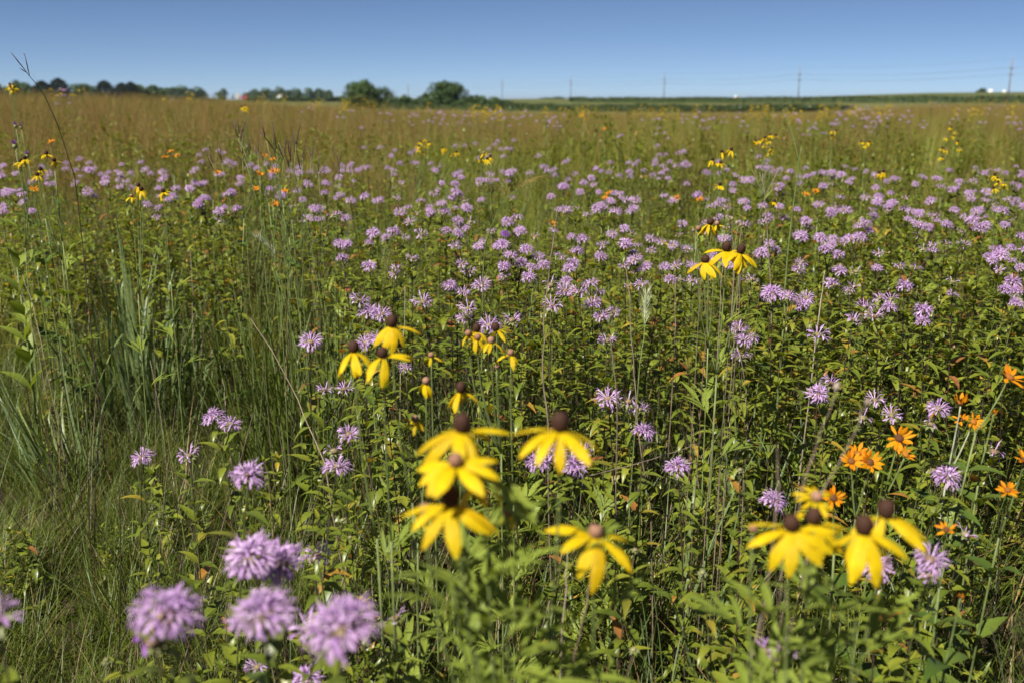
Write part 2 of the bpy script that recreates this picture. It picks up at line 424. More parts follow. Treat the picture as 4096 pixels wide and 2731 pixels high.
# big rounded trees in the middle distance
tree('willow_tree', 'broad rounded willow with uneven top, left of the two big field trees', 1462, 324, 165, 250, seed=1, n=6500, hero=True, low=.02)
tree('willow_tree', 'lower dark tree crowding the right side of the broad willow', 1545, 348, 85, 256, seed=2, n=3500, hero=True, low=.02)
tree('round_tree', 'dense round-topped dark green tree standing alone over the hedge', 1797, 329, 160, 248, seed=3, n=6500, hero=True, low=.02)
sh = ['olive green bush spread in front of the broad willow', None]
tree('bush', sh[0], 1455, 380, 150, 232, mat='tree_olive', seed=4, n=2600, hero=True, low=-.1, cat='bush')
HEDGE = [(1590, 388, 60), (1632, 381, 70), (1690, 379, 80), (1728, 388, 60), (1738, 396, 70), (1850, 392, 70), (1893, 384, 80), (1940, 383, 84), (1985, 389, 76), (2022, 401, 70), (1965, 404, 110), (1870, 404, 90)]
WORDS = ['just right of the broad willow', 'low, midway between the two big field trees', 'tallest between the two big field trees', 'just left of the round tree', 'touching the round tree on its left',
         'touching the round tree on its right', 'first clear bush right of the round tree', 'second clear bush right of the round tree', 'third bush right of the round tree', 'last low bush at the open end of the hedge',
         'low, in front of the bushes right of the round tree', 'low, at the right foot of the round tree']
for i, (x, y, w) in enumerate(HEDGE):
    tree('bush', 'dark green hedge bush ' + WORDS[i], x, y, w, 252 - 3 * (i % 3) - (8 if i in (4, 10, 11) else 0), seed=i, n=1500, low=-.15, cat='bush', group='bushes of the middle hedge')
k = 0
for i, (x, y, w) in enumerate([(15, 334, 62), (62, 345, 62), (108, 334, 56), (145, 341, 54), (182, 344, 54), (345, 350, 62), (386, 346, 62), (422, 352, 50), (612, 350, 70), (660, 352, 66)]):
    tree('field_edge_tree', ['leafy tree at the far left edge of the tree line', 'second leafy tree from the left edge', 'taller leafy tree, third from the left edge', 'fourth leafy tree from the left edge', 'leafy tree just left of the conifer pair',
        'leafy tree right of the tall conifer', 'rounded leafy tree between the two conifer groups', 'small leafy tree just left of the bushy conifers', 'leafy tree just right of the bushy conifers', 'low leafy tree ending the near tree line'][i],
        x, y - 10, w * 1.25, 450 + 8 * (i % 2), seed=i, n=2600, group='leafy trees of the left tree line')
for i, (x, y, w, l) in enumerate([(226, 322, 62, 'dark conifer left of the tallest conifer'), (290, 312, 68, 'tallest dark conifer in the left tree line'), (468, 321, 62, 'pointed conifer, left of the bushy pair'),
        (536, 331, 60, 'bushy grey-green conifer in the middle of its group'), (570, 327, 56, 'bushy grey-green conifer at the right of its group')]):
    tree('conifer', l, x, y, w * 1.3, 420, kind='con', seed=i, n=3400, group='conifers of the left tree line')
for i, (x, y, w) in enumerate([(640, 352, 70), (692, 353, 70), (742, 350, 64), (790, 345, 74), (822, 349, 56), (846, 364, 44)]):
    tree('distant_tree', ['distant tree behind the end of the near tree line', 'second tree of the distant grove', 'third tree of the distant grove', 'tallest tree of the distant grove', 'tree on the right shoulder of the distant grove', 'small tree at the right end of the distant grove'][i],
         x, y, w, 760, seed=i + 1, n=1500, group='trees of the distant grove', low=0)
tree('distant_tree', 'lone round tree left of the red roofed barn', 917, 356, 46, 720, seed=2, low=0)
for i, (x, y, w) in enumerate([(1035, 358, 56), (1070, 366, 50), (1110, 354, 60), (1138, 349, 52), (1180, 361, 60), (1222, 355, 62), (1265, 353, 54), (1300, 355, 54), (1330, 362, 48)]):
    tree('farmyard_tree', ['farmyard tree touching the red roofed barn', 'lower farmyard tree, second right of the barn', 'third farmyard tree right of the barn', 'tallest farmyard tree right of the barn', 'farmyard tree in the dip of the grove',
        'farmyard tree left of the pale pole', 'farmyard tree behind the pale pole', 'farmyard tree right of the pale pole', 'last farmyard tree, left of the broad willow'][i], x, y, w, 900, seed=i + 2, group='trees round the farmyard', low=0)
for i, (x, y, w) in enumerate([(870, 394, 80), (1052, 388, 84), (1128, 391, 84), (1200, 388, 84), (1272, 391, 84), (1335, 388, 80), (1385, 386, 60)]):
    tree('far_bush', ['low far bush under the lone round tree', 'low far bush below the red roofed barn', 'second low bush right of the barn', 'third low bush right of the barn', 'low bush below the pale pole', 'low bush right of the pale pole', 'low bush running into the broad willow'][i],
         x, y, w, 520, seed=i, group='low bushes before the farmyard', low=-.1, cat='bush')
tree('hilltop_tree', 'dark spreading tree on the hill crest beside the white bins', 3868, 353, 42, 1000, seed=1, low=0)
for i, (x, y, w) in enumerate([(2185, 391, 60), (2225, 388, 60), (2290, 388, 60), (2325, 390, 40), (2570, 396, 60), (2702, 391, 18), (2780, 395, 50)]):
    tree('horizon_tree', ['tree on the horizon left of the third pole', 'tree on the horizon touching the third pole', 'tree on the horizon right of the third pole', 'last small tree right of the third pole', 'low tree on the horizon left of the second pole', 'dark small tree on the horizon right of the second pole', 'low tree on the horizon left of the white shed'][i],
         x, y, w, 1600, seed=i, group='trees on the horizon', low=-.2)

def crop_strip(name, label, cat, pts, depth, h, n, size, mat, seed, kind='stuff'):
    """a band of tall crop or thicket following pts, leaf faces through its volume over a lumpy core"""
    rng = random.Random(seed); V = []; F = []; vv = []
    for i in range(n):
        t = rng.random() * (len(pts) - 1); j = int(t); f = t - j
        x = pts[j][0] * (1 - f) + pts[j + 1][0] * f; y = pts[j][1] * (1 - f) + pts[j + 1][1] * f
        q = rng.random() ** 1.6
        y += q * depth
        hh = h * (1 + .10 * math.sin(x * .9) + .08 * math.sin(x * .23 + 1))
        z = gz(x, y) + hh * (1 - rng.random() ** 1.7) if q < .25 else gz(x, y) + hh * rng.uniform(.75, 1.05)
        p = Vector((x + rng.uniform(-.3, .3), y, z)); s = size * rng.uniform(.6, 1.4)
        a = rng.uniform(0, 6.28); o = Vector((math.cos(a) * .6, math.sin(a) * .6, rng.uniform(.1, 1))).normalized()
        sd = o.cross(Vector((rng.gauss(0, 1), rng.gauss(0, 1), .3))).normalized(); k_ = len(V)
        V += [p - o * s * .5, p + sd * s * .3, p + o * s * .6, p - sd * s * .3]; F.append([k_, k_ + 1, k_ + 2, k_ + 3]); vv.append(rng.random())
    mb = MB(); mb.add((np.array([tuple(q) for q in V]), F, vv, [0] * len(F)))
    V2 = []; F2 = []; m_ = 60
    for i in range(m_ + 1):
        t = i / m_ * (len(pts) - 1); j = min(int(t), len(pts) - 2); f = t - j
        x = pts[j][0] * (1 - f) + pts[j + 1][0] * f; y = pts[j][1] * (1 - f) + pts[j + 1][1] * f
        for (dy, zz) in ((.35, -.2), (.45, h * .86), (depth * .97, h * .86), (depth, -.2)):
            V2.append((x, y + dy, gz(x, y + dy) + zz))
    for i in range(m_):
        for q in range(3): F2.append([i * 4 + q, i * 4 + q + 4, i * 4 + q + 5, i * 4 + q + 1])
    mb.add((np.array(V2), F2), v=.2)
    tag(mb.build(name, [mat], smooth=False), label, cat, kind=kind)
def uline(us, Y): return [(u * (Y if not isinstance(Y, list) else Y[i]), (Y if not isinstance(Y, list) else Y[i])) for i, u in enumerate(us)]
crop_strip('swale_thicket', 'dark green strip of tall reeds and weeds along the swale', 'thicket', uline([-.16, -.06, .03, .12, .2, .27, .335], [232, 226, 214, 204, 200, 198, 206]), 34, 1.05, 15000, .55, 'corn', 5)
crop_strip('corn_field', 'dark green edge of the corn field below the hill', 'corn', uline([.06, .13, .22, .34, .45, .62], [520, 470, 430, 405, 385, 372]), 40, 2.0, 12000, .9, 'corn', 6)

# ------------------------------------------------------------------ farm buildings
def building(name, label, px, d, wx, dy, hw, hr, wall, roof, cat='building', windows=1):
    X = (px - CX) / FPX * d
    z = gz(X, d)
    o = thing(name, (X, d, z), label, cat)
    b = MB(); b.add(T_box(-wx / 2, wx / 2, -dy / 2, dy / 2, -1, hw))
    V = np.array([(-wx / 2, -dy / 2, hw), (wx / 2, -dy / 2, hw), (0, -dy / 2, hw + hr * .93)]); b.add((V, [[0, 1, 2]]))
    V = V + np.array([0, dy, 0]); b.add((V, [[0, 2, 1]]))
    b.build('wall', [wall], o, smooth=False)
    r = MB(); e = .4
    for s in (-1, 1):
        V = np.array([(s * (wx / 2 + e), -dy / 2 - e, hw - e * hr / (wx / 2)), (s * (wx / 2 + e), dy / 2 + e, hw - e * hr / (wx / 2)), (0, dy / 2 + e, hw + hr), (0, -dy / 2 - e, hw + hr)])
        r.add((np.concatenate([V, V + np.array([0, 0, .18])]), [[0, 1, 2, 3], [4, 7, 6, 5], [0, 3, 7, 4], [0, 4, 5, 1], [1, 5, 6, 2]]))
    r.build('roof', [roof], o, smooth=False)
    dmb = MB(); dmb.add(T_box(-wx * .18, wx * .18, -dy / 2 - .06, -dy / 2 + .02, 0, hw * .75)); dmb.build('door', ['dark'], o, smooth=False)
    for k in range(windows):
        wmb = MB(); wmb.add(T_box(-.5, .5, -dy / 2 - .05, -dy / 2 + .02, hw + hr * .2, hw + hr * .2 + 1.1)); wmb.build('window', ['dark'], o, smooth=False)
building('barn', 'red roofed barn with pale base beside the farmyard trees', 1012, 1150, 6.4, 12, 2.6, 4.2, 'red', 'red')
building('farm_shed', 'pale gabled house peeking above the bushes right of the willow', 1567, 700, 3.4, 6, 3.6, 2.6, 'white', 'beige')
building('farm_shed', 'white shed on the horizon between two utility poles', 2920, 1100, 4.4, 9, 1.6, 1.8, 'white', 'white')
building('farmhouse', 'small pale gabled house among the farmyard trees', 1145, 860, 3.8, 6, 2.8, 2.2, 'white', 'beige')
def bin_(label, px, d, r, h, mat, cat, ytop, group=None):
    X = (px - CX) / FPX * d; z = gz(X, d)
    h = max(h, at(px, ytop, d).z - z)
    o = thing('grain_bin', (X, d, z), label, cat, group)
    b = MB(); b.add(T_lathe([(r, -1), (r, h * .2), (r * 1.01, h * .4), (r, h * .6), (r, h * .78)], 20)); b.build('wall', [mat], o)
    t = MB(); t.add(T_lathe([(r * 1.05, h * .77), (r * .85, h * .88), (r * .45, h * .97), (r * .1, h)], 20)); t.build('roof', [mat], o)
bin_('round white grain bin beside the dark hilltop tree', 3905, 1005, 2.4, 4, 'white', 'grain bin', 362, 'white bins on the hill')
bin_('lower white grain bin beside the nearest utility pole', 3958, 1010, 2.0, 3, 'white', 'grain bin', 364, 'white bins on the hill')
bin_('narrow beige silo left of the red roofed barn', 986, 1160, 1.4, 7, 'beige', 'silo', 377)

# ------------------------------------------------------------------ power line
POLES = []
ORD = {-1: 'just beyond the right edge, last of the line', 0: 'nearest and tallest, by the right edge', 1: 'second from the right edge', 2: 'third from the right edge', 3: 'fourth from the right edge', 4: 'fifth from the right, over the end of the hedge',
       5: 'faint, rising behind the hedge near the round tree', 6: 'faint, above the hedge between the two big trees', 7: 'faint, behind the broad willow', 8: 'faint, left of the broad willow', 9: 'faint pale one before the farmyard trees', 10: 'farthest pale one before the farmyard trees'}
for n in range(-1, 11):
    Y = 328 + 92.5 * n
    X = -.447 * Y + .931 * 328
    z = gz(X, Y); H = 14.0
    o = thing('utility_pole', (X, Y, z), 'weathered utility pole ' + ORD[n], 'utility pole', 'poles of the power line')
    la = math.atan2(1, -.447)
    o.rotation_euler.z = math.atan2(92.5, -.447 * 92.5) - math.pi / 2
    p = MB(); p.add(T_tube([(0, 0, -1), (0, 0, H * .5), (0, 0, H)], [.23, .19, .14], 10)); p.build('pole', ['pole'], o)
    for (hz, hw) in ((H - 2.9, 1.25), (H - 4.9, 1.25)):
        a = MB(); a.add(T_box(-hw, hw, -.17, -.03, hz - .09, hz + .09))
        ca = a.build('crossarm', ['pole'], o, smooth=False)
        for s in (-1, 1):
            i_ = MB(); i_.add(T_lathe([(.05, hz + .05), (.11, hz + .14), (.06, hz + .20), (.11, hz + .28), (.04, hz + .36)], 8), Matrix.Translation((s * hw * .93, -.1, 0))); i_.build('insulator', ['insul'], ca)
    i_ = MB(); i_.add(T_lathe([(.05, H - .02), (.10, H + .12), (.04, H + .3)], 8)); i_.build('insulator', ['insul'], o)
    POLES.append((Vector((X, Y, z)), o.rotation_euler.z))
for wi, (off, hz) in enumerate([(0, 14.28), (-1.16, 11.4), (1.16, 11.4), (-1.16, 9.4), (1.16, 9.4)]):
    w = MB()
    for (a, ra), (b, rb) in zip(POLES[:-1], POLES[1:]):
        pa = a + Vector((math.cos(ra) * off, math.sin(ra) * off, hz)); pb = b + Vector((math.cos(rb) * off, math.sin(rb) * off, hz))
        w.add(T_tube(qpath(pa, pb, (pa + pb) / 2 - Vector((0, 0, 2.6)), 12), [.02] * 13, 4, cap=False), v=.2)
    tag(w.build('power_wire', ['wire']), ['topmost power wire strung along the pole tops', 'upper wire on the field side of the poles', 'upper wire on the road side of the poles', 'lower wire on the field side of the poles', 'lower wire on the road side of the poles'][wi], 'wire', 'wires of the power line')
# ------------------------------------------------------------------ plant pieces
def joined(lst):
    mb = MB()
    for t in lst: mb.add(*t) if isinstance(t, tuple) and len(t) > 0 and isinstance(t[0], tuple) else mb.add(t)
    return mb.tpl()
def leaf_tpl(a0, a1, ratio, n, fold=.35, peak=.33, saw=0.0, tip=.02, side=0.0):
    ws = []
    for i in range(n + 1):
        t = i / n
        w = (t / peak) ** .6 if t < peak else max(0, (1 - t) / (1 - peak)) ** .85
        if saw and 0 < i < n: w *= 1 + saw * (1 if i % 2 else -1)
        ws.append(max(tip, ratio * w) if 0 < i < n else (ratio * .12 if i == 0 else .004))
    return T_ribbon(arc(1.0, n, a0, a1, side), ws, fold)
BL_N = [leaf_tpl(a, b, r, 12, f, .30, .09, side=s) for a, b, r, f, s in [(30, -30, .37, .30, .03), (12, -52, .33, .38, -.05), (42, -5, .36, .25, .06), (-5, -75, .34, .35, 0), (22, -15, .39, .2, -.04), (0, -45, .31, .4, .05)]]
BL_F = [leaf_tpl(a, b, r, 5, f, .30, 0) for a, b, r, f in [(30, -30, .40, .30), (12, -52, .36, .38), (42, -5, .39, .25), (-5, -75, .37, .35), (22, -15, .41, .2)]]
OX_N = [leaf_tpl(a, b, r, 12, f, .28, .06) for a, b, r, f in [(20, -35, .46, .3), (5, -50, .44, .4), (32, -10, .48, .25)]]
def pinnate_tpl(rng, lobes=3):
    parts = []
    a0, a1 = rng.uniform(25, 50), rng.uniform(-35, -5)
    pts = arc(1.0, 8, a0, a1)
    def blade(i, ang, L, W):
        t = leaf_tpl(rng.uniform(0, 12), rng.uniform(-30, -5), W / L, 6, .25, .4)
        m = Matrix.Translation(pts[i]) @ Matrix.Rotation(ang, 4, 'Z') @ Matrix.Rotation(rad(a0 + (a1 - a0) * i / 8), 4, 'X') @ Matrix.Scale(L, 4)
        parts.append((t, m))
    mb = MB()
    mb.add(T_ribbon(pts[:5], [.020, .018, .016, .016, .016], 0))
    blade(4, rng.uniform(-.1, .1), .56, .12)
    for k in range(lobes):
        i = 2 + k if k < 2 else 3
        for s in (-1, 1):
            if rng.random() < .12: continue
            blade(min(i, 4), s * rng.uniform(.45, .85), rng.uniform(.36, .55), rng.uniform(.075, .11))
    for t, m in parts: mb.add(t, m)
    return (np.concatenate(mb.V), mb.F)
_r = random.Random(5)
PIN = [pinnate_tpl(_r, 3 if i % 2 else 2) for i in range(5)]
def mesh_of(tpl, name, mats, smooth=True, v=0.0):
    mb = MB(); mb.add(tpl, v=v); return mb.mesh(name, mats, smooth)
def leaf_meshes(tpls, mat):
    out = []
    for i, t in enumerate(tpls):
        for v in (.02, .22, .47, .71): out.append(mesh_of(t, 'leaf', [mat], v=v))
    return out
ME_BL = leaf_meshes(BL_N, 'leaf'); ME_OX = leaf_meshes(OX_N, 'leaf_dark'); ME_PIN = leaf_meshes(PIN, 'leaf_lime')

# bergamot florets: a curved tube splitting into an arched upper lip and a drooping lower lip
def floret(rng, up=0.0):
    mb = MB()
    L = rng.uniform(.9, 1.15)
    mb.add(T_ribbon([(0, .000, 0), (0, .007 * L, .002), (0, .013 * L, .0035)], [.0016, .0020, .0026], .6))
    mb.add(T_ribbon([(0, .012 * L, .003), (0, .017 * L, .0065 + up), (0, .022 * L, .0085 + up), (0, .0265 * L, .0075), (0, .029 * L, .0050)], [.0024, .0024, .0024, .0022, .0010], .6))
    x = rng.uniform(-.003, .003)
    mb.add(T_ribbon([(0, .012 * L, .003), (x * .3, .017 * L, .0025), (x * .7, .021 * L, -.0005), (x, .0235 * L, -.0050), (x, .0240 * L, -.0085)], [.0026, .0034, .0046, .0054, .0022], .35))
    mb.add(T_ribbon([(0, .022 * L, .0085 + up), (.001, .029 * L, .0105 + up), (.002, .033 * L, .0100)], [.0007, .0006, .0004], 0))
    return (np.concatenate(mb.V), mb.F)
FLO = [floret(_r) for i in range(5)] + [floret(_r, .002) for i in range(3)]
ME_FLO = [mesh_of(t, 'floret', ['petal_l'], v=(i * .137) % .6) for i, t in enumerate(FLO)]
ME_FLD = [mesh_of(t, 'floret', ['petal_d'], v=.4) for t in FLO]
def head_layout(kind, rng):
    out = []
    def ring(n, el, r, z, sc=1.0):
        for k in range(n):
            a = 2 * math.pi * (k + rng.uniform(-.3, .3)) / n
            e = rad(el + rng.gauss(0, 14))
            out.append(Matrix.Rotation(a, 4, 'Z') @ Matrix.Translation((0, r, z)) @ Matrix.Rotation(e, 4, 'X') @ Matrix.Rotation(rng.gauss(0, .3), 4, 'Y') @ Matrix.Scale(sc * rng.uniform(.72, 1.14), 4))
    if kind == 'full': ring(6, 66, .003, .010); ring(12, 40, .006, .009); ring(18, 12, .008, .006); ring(12, -12, .008, .003)
    elif kind == 'big': ring(8, 70, .005, .013, sc=.8); ring(16, 48, .009, .012, sc=.8); ring(22, 24, .012, .009, sc=.82); ring(24, 2, .013, .006, sc=.82); ring(16, -18, .012, .003, sc=.8)
    elif kind == 'ring': ring(12, 30, .008, .008); ring(15, 5, .009, .005); ring(6, -15, .009, .003)
    elif kind == 'sparse': ring(7, 35, .007, .008); ring(7, 6, .009, .005)
    elif kind == 'few': ring(4, 30, .007, .008)
    return out
def calyx_mb(kind, rng):
    mb = MB()
    r = {'big': .0120, 'full': .0085, 'ring': .0105, 'sparse': .0095, 'few': .011, 'spent': .011}[kind]
    mb.add(T_lathe([(.002, -.004), (r * .7, -.001), (r, .004), (r * .95, .008), (r * .6, .0115), (r * .2, .0125)], 11, .25), v=.45 if kind in ('ring', 'few') else (.1 if kind != 'spent' else .7), m=0)
    for k in range(30 if kind not in ('full', 'big') else 12):     # calyx teeth
        a = rng.uniform(0, 6.28); q = r * math.sqrt(rng.random()) * .9
        d = Vector((math.cos(a) * q / r, math.sin(a) * q / r, 1.1))
        mb.add(T_tube([(0, 0, 0), (0, .007, 0)], [.0011, .0005], 3, False), frame(d, loc=(math.cos(a) * q, math.sin(a) * q, .006)), v=rng.random(), m=0)
    for k in range(8):
        a = 2 * math.pi * k / 8 + rng.uniform(-.2, .2)
        mb.add(leaf_tpl(10, rng.uniform(-50, -10), .42, 5, .3, .35), Matrix.Rotation(a, 4, 'Z') @ Matrix.Translation((0, .003, -.002)) @ Matrix.Scale(rng.uniform(.017, .028), 4), v=rng.random(), m=1)
    return mb
HEADS = {}
for kind in ('full', 'big', 'ring', 'sparse', 'few', 'spent'):
    HEADS[kind] = []
    for sidx in range(3 if kind in ('full', 'ring') else 2):
        rng = random.Random(sidx * 7 + len(kind))
        lay = [(m, rng.randrange(len(FLO)), rng.random()) for m in head_layout(kind, rng)]
        c = calyx_mb(kind, rng)
        cm = c.mesh('flower_head', ['calyx', 'bract'])
        for m, i, v in lay: c.add(FLO[i], m, v=v, m=2)
        jl = c.mesh('flower_head', ['calyx', 'bract', 'petal_l'])
        jd = c.mesh('flower_head', ['calyx', 'bract', 'petal_d'])
        HEADS[kind].append((cm, lay, jl, jd))

# ------------------------------------------------------------------ where things are, in words
LAND = []     # (px, py, phrase)
USED = {}
NUM = ['no', 'one', 'two', 'three', 'four', 'five', 'six']
def where(px, py):
    best = min(LAND, key=lambda l: math.hypot(l[0] - px, (l[1] - py) * 1.6))
    dx, dy = px - best[0], py - best[1]
    dist = math.hypot(dx, dy)
    q = 'just ' if dist < 110 else ('' if dist < 260 else 'well ')
    hz = 'left of' if dx < 0 else 'right of'
    if abs(dx) > 2.2 * abs(dy): w = q + hz
    elif abs(dy) > 2.2 * abs(dx): w = q + ('above' if dy < 0 else 'below')
    else: w = q + ('above and ' if dy < 0 else 'below and ') + hz
    return w + ' ' + best[2]

# ------------------------------------------------------------------ wild bergamot
HW = .054                                       # width of a full head in metres
def bergamot(heads, near=True, label=None, group=None, seed=0, lean=None, leafy=1.0, zlow=.30):
    """heads: list of (world position, kind, scale, violet)"""
    rng = random.Random(seed * 13 + 1)
    c = Vector((sum(h[0].x for h in heads) / len(heads), sum(h[0].y for h in heads) / len(heads), 0))
    lx, ly = lean if lean else (rng.gauss(0, .05), rng.gauss(0.02, .04))
    rx, ry = c.x + lx, c.y + ly
    root = Vector((rx, ry, gz(rx, ry)))
    o = thing('wild_bergamot', root, label, 'flowering plant', group)
    loc = [(h[0] - root) for h in heads]
    order = sorted(range(len(heads)), key=lambda i: -loc[i].z)
    st = MB(); fol = MB(); leaves = []
    top = loc[order[0]]
    mid = Vector((top.x * .25, top.y * .25, top.z * .55))
    path = qpath((0, 0, -.02), top, mid, 12)
    st.add(T_tube(path, [.0027 - .0015 * i / 12 for i in range(13)], 4), v=rng.random() * .6)
    def put(pos, d, L, near_ok=True):
        m = frame(d, loc=pos, s=L)
        leaves.append((m, rng.random()))
    def along(P, t0, t1, step, L0, L1, ph):
        tot = sum((P[i + 1] - P[i]).length for i in range(len(P) - 1))
        s = t0 * tot; k = 0
        while s < t1 * tot:
            t = s / tot * (len(P) - 1); i = min(int(t), len(P) - 2); p = P[i].lerp(P[i + 1], t - i)
            ax = (P[i + 1] - P[i]).normalized()
            f = (s / tot - t0) / max(.01, t1 - t0)
            L = L0 + (L1 - L0) * f
            for sgn in (0, math.pi):
                if rng.random() > leafy * .96: continue
                a = ph + k * math.pi / 2 + sgn + rng.gauss(0, .25)
                d = Vector((math.cos(a), math.sin(a), rng.uniform(.0, .4)))
                put(p, d, L * rng.uniform(.75, 1.2))
                if rng.random() < .55 and f > .15:      # small shoot in the leaf's axil
                    e = p + Vector((math.cos(a) * .02, math.sin(a) * .02, rng.uniform(.02, .045)))
                    for q in range(2): put(e, Vector((math.cos(a + q * 2.4 - .8), math.sin(a + q * 2.4 - .8), .5)), L * rng.uniform(.32, .5))
            s += step * rng.uniform(.85, 1.2); k += 1
    along(path, zlow, .965, .050, .088, .056, rng.uniform(0, 6))
    for i in order[1:]:
        e = loc[i]
        drop = min(.30, max(.06, (Vector((e.x, e.y, 0)) - Vector((top.x, top.y, 0))).length * 1.1 + (top.z - e.z) + .03))
        zt = max(.25 * top.z, e.z - max(.05, drop * .75))
        f = min(.97, max(.2, zt / max(.05, top.z))); j = min(11, int(f * 12)); s0 = path[j].lerp(path[j + 1], f * 12 - j)
        br = qpath(s0, e, Vector((e.x * .75 + s0.x * .25, e.y * .75 + s0.y * .25, s0.z + (e.z - s0.z) * .35)), 6)
        st.add(T_tube(br, [.0021 - .0008 * q / 6 for q in range(7)], 4), v=rng.random() * .6)
        along(br, .30, .93, .045, .050, .036, rng.uniform(0, 6))
    st.build('stem', ['stem'], o)
    if near:
        for m, v in leaves:
            obj('leaf', rng.choice(ME_BL), o, m)
    else:
        for m, v in leaves: fol.add(rng.choice(BL_F), m, v=v)
        tag(fol.build('foliage', ['leaf'], o), kind='stuff')
    for i, (pos, kind, s, dark) in enumerate(heads):
        cm, lay, jl, jd = rng.choice(HEADS[kind])
        tilt = Vector((rng.gauss(0, .20), rng.gauss(-.22, .16), 1))
        m = zframe(tilt, rng.uniform(0, 6.28), loc[i], s * (.80 if near else .69)) @ Matrix.Diagonal((1, 1, .88 if near else .80, 1))
        if near:
            h = obj('flower_head', cm, o, m)
            for fm, k, v in lay: obj('floret', (ME_FLD if dark else ME_FLO)[k], h, fm)
        else:
            obj('flower_head', jd if dark else jl, o, m)
    return o
HEAD_COL = {'big': 'lavender', 'full': 'lavender', 'ring': 'brown-centred', 'sparse': 'ragged', 'few': 'fading', 'spent': 'spent'}

# ------------------------------------------------------------------ yellow coneflower
def cone_tpl(r, h):
    prof = [(.25 * r, -h * .08)]
    for i in range(15):
        a = math.pi * (i + .6) / 15.3
        prof.append((r * math.sin(a) ** .85 + .0002, h * .5 - h * .5 * math.cos(a)))
    return T_lathe(prof, 22, .17)
ME_CONE = {k: mesh_of(cone_tpl(r, h), 'cone', [m]) for k, (r, h, m) in {'b': (.0080, .0195, 'cone_b'), 'g': (.0066, .0140, 'cone_g'), 'n': (.0082, .0185, 'cone_n'), 'm': (.0074, .0165, 'cone_b'), 'u': (.0055, .0105, 'cone_g')}.items()}
def petal_tpl(L, W, a0, a1, side):
    n = 9; ws = []
    for i in range(n + 1):
        t = i / n
        ws.append(W * (.26 + .74 * math.sin(min(1, t / .55) * math.pi / 2)) * (1 if t < .6 else max(.16, 1 - ((t - .6) / .4) ** 1.8 * .86)))
    return T_ribbon(arc(L, n, a0, a1, side), ws, -.22)
PET = {}
for nm, a0, a1 in (('flat', 8, -36), ('half', -10, -66), ('down', -32, -85), ('limp', -52, -96)):
    PET[nm] = [mesh_of(petal_tpl(.0375 * q, .0112 * w, a0 + da, a1 + da, s), 'petal', ['petal_y'], v=v) for q, w, da, s, v in [(1, 1, 0, .004, .1), (.9, 1.08, 6, -.006, .4), (1.1, .95, -6, .007, .6), (.96, .9, 10, -.003, .25)]]
def coneflower(heads, label, near=True, group=None, seed=0, nleaf=6, lean=None, zl=(.25, .75), branch=.32):
    """heads: (world pos of cone base, cone kind, petal style, petal count, scale, tilt)"""
    rng = random.Random(seed * 17 + 3)
    c = sum((h[0] for h in heads), Vector()) / len(heads)
    lx, ly = lean if lean else (rng.gauss(0, .05), rng.gauss(.03, .03))
    root = Vector((c.x + lx, c.y + ly, gz(c.x + lx, c.y + ly)))
    o = thing('yellow_coneflower', root, label, 'flowering plant', group)
    loc = [h[0] - root for h in heads]
    top = max(loc, key=lambda p: p.z)
    st = MB()
    fork = Vector((top.x * .35, top.y * .35, max(.3 * top.z, min(p.z for p in loc) - branch)))
    base = qpath((0, 0, -.02), fork, Vector((fork.x * .3, fork.y * .3, fork.z * .5)), 6)
    st.add(T_tube(base, [.0027 - .0008 * i / 6 for i in range(7)], 5), v=.3)
    for i, p in enumerate(loc):
        b = qpath(fork, p, Vector((p.x, p.y, fork.z + (p.z - fork.z) * .45)), 8)
        st.add(T_tube(b, [.0018 - .0006 * q / 8 for q in range(9)], 5), v=.3 + .1 * (i % 3))
    st.build('stem', ['greenstem'], o)
    for k in range(nleaf):
        f = zl[0] + (zl[1] - zl[0]) * (k + rng.random() * .6) / max(1, nleaf)
        zz = f * top.z
        P = base if zz < fork.z else [fork, rng.choice(loc)]
        t = min(.999, max(0, zz / fork.z)) if zz < fork.z else min(.8, (zz - fork.z) / max(.05, top.z - fork.z))
        j = min(len(P) - 2, int(t * (len(P) - 1))); p = P[j].lerp(P[j + 1], t * (len(P) - 1) - j)
        a = k * 2.4 + rng.uniform(-.4, .4)
        obj('leaf', rng.choice(ME_PIN), o, frame((math.cos(a), math.sin(a), .15), loc=p, s=rng.uniform(.11, .17) * (1.1 - .35 * f)))
    for i, (pos, ck, style, cnt, s, tilt) in enumerate(heads):
        tv = Vector(tilt) if tilt else Vector((rng.gauss(0, .15), rng.gauss(-.12, .12), 1))
        listed = not isinstance(cnt, int)       # petals given one by one: (degrees to the right of the viewer, style, length)
        m = zframe(tv, 0 if listed else rng.uniform(0, 6.28), loc[i], s)
        cn = obj('cone', ME_CONE[ck], o, m)
        ph = rng.uniform(0, 6.28)
        todo_ = [(math.pi + rad(az), sty, q * 1.08) for az, sty, q in cnt] if listed else []
        for k in range(0 if listed else cnt):
            a = ph + 2 * math.pi * k / cnt + rng.gauss(0, .22)
            if rng.random() < .14: continue
            sty = style if rng.random() < .8 else rng.choice(['half', 'down', 'flat'] if style != 'limp' else ['down', 'limp'])
            todo_.append((a, sty, {'u': .55, 'g': .85}.get(ck, 1.0) * rng.uniform(.74, 1.1)))
        for a, sty, q in todo_:
            obj('petal', rng.choice(PET[sty]), cn, Matrix.Rotation(a, 4, 'Z') @ Matrix.Translation((0, .0040, .0015)) @ Matrix.Rotation(rng.gauss(0, .22), 4, 'Y') @ Matrix.Rotation(rng.gauss(0, .10), 4, 'X') @ Matrix.Scale(q, 4))
    return o

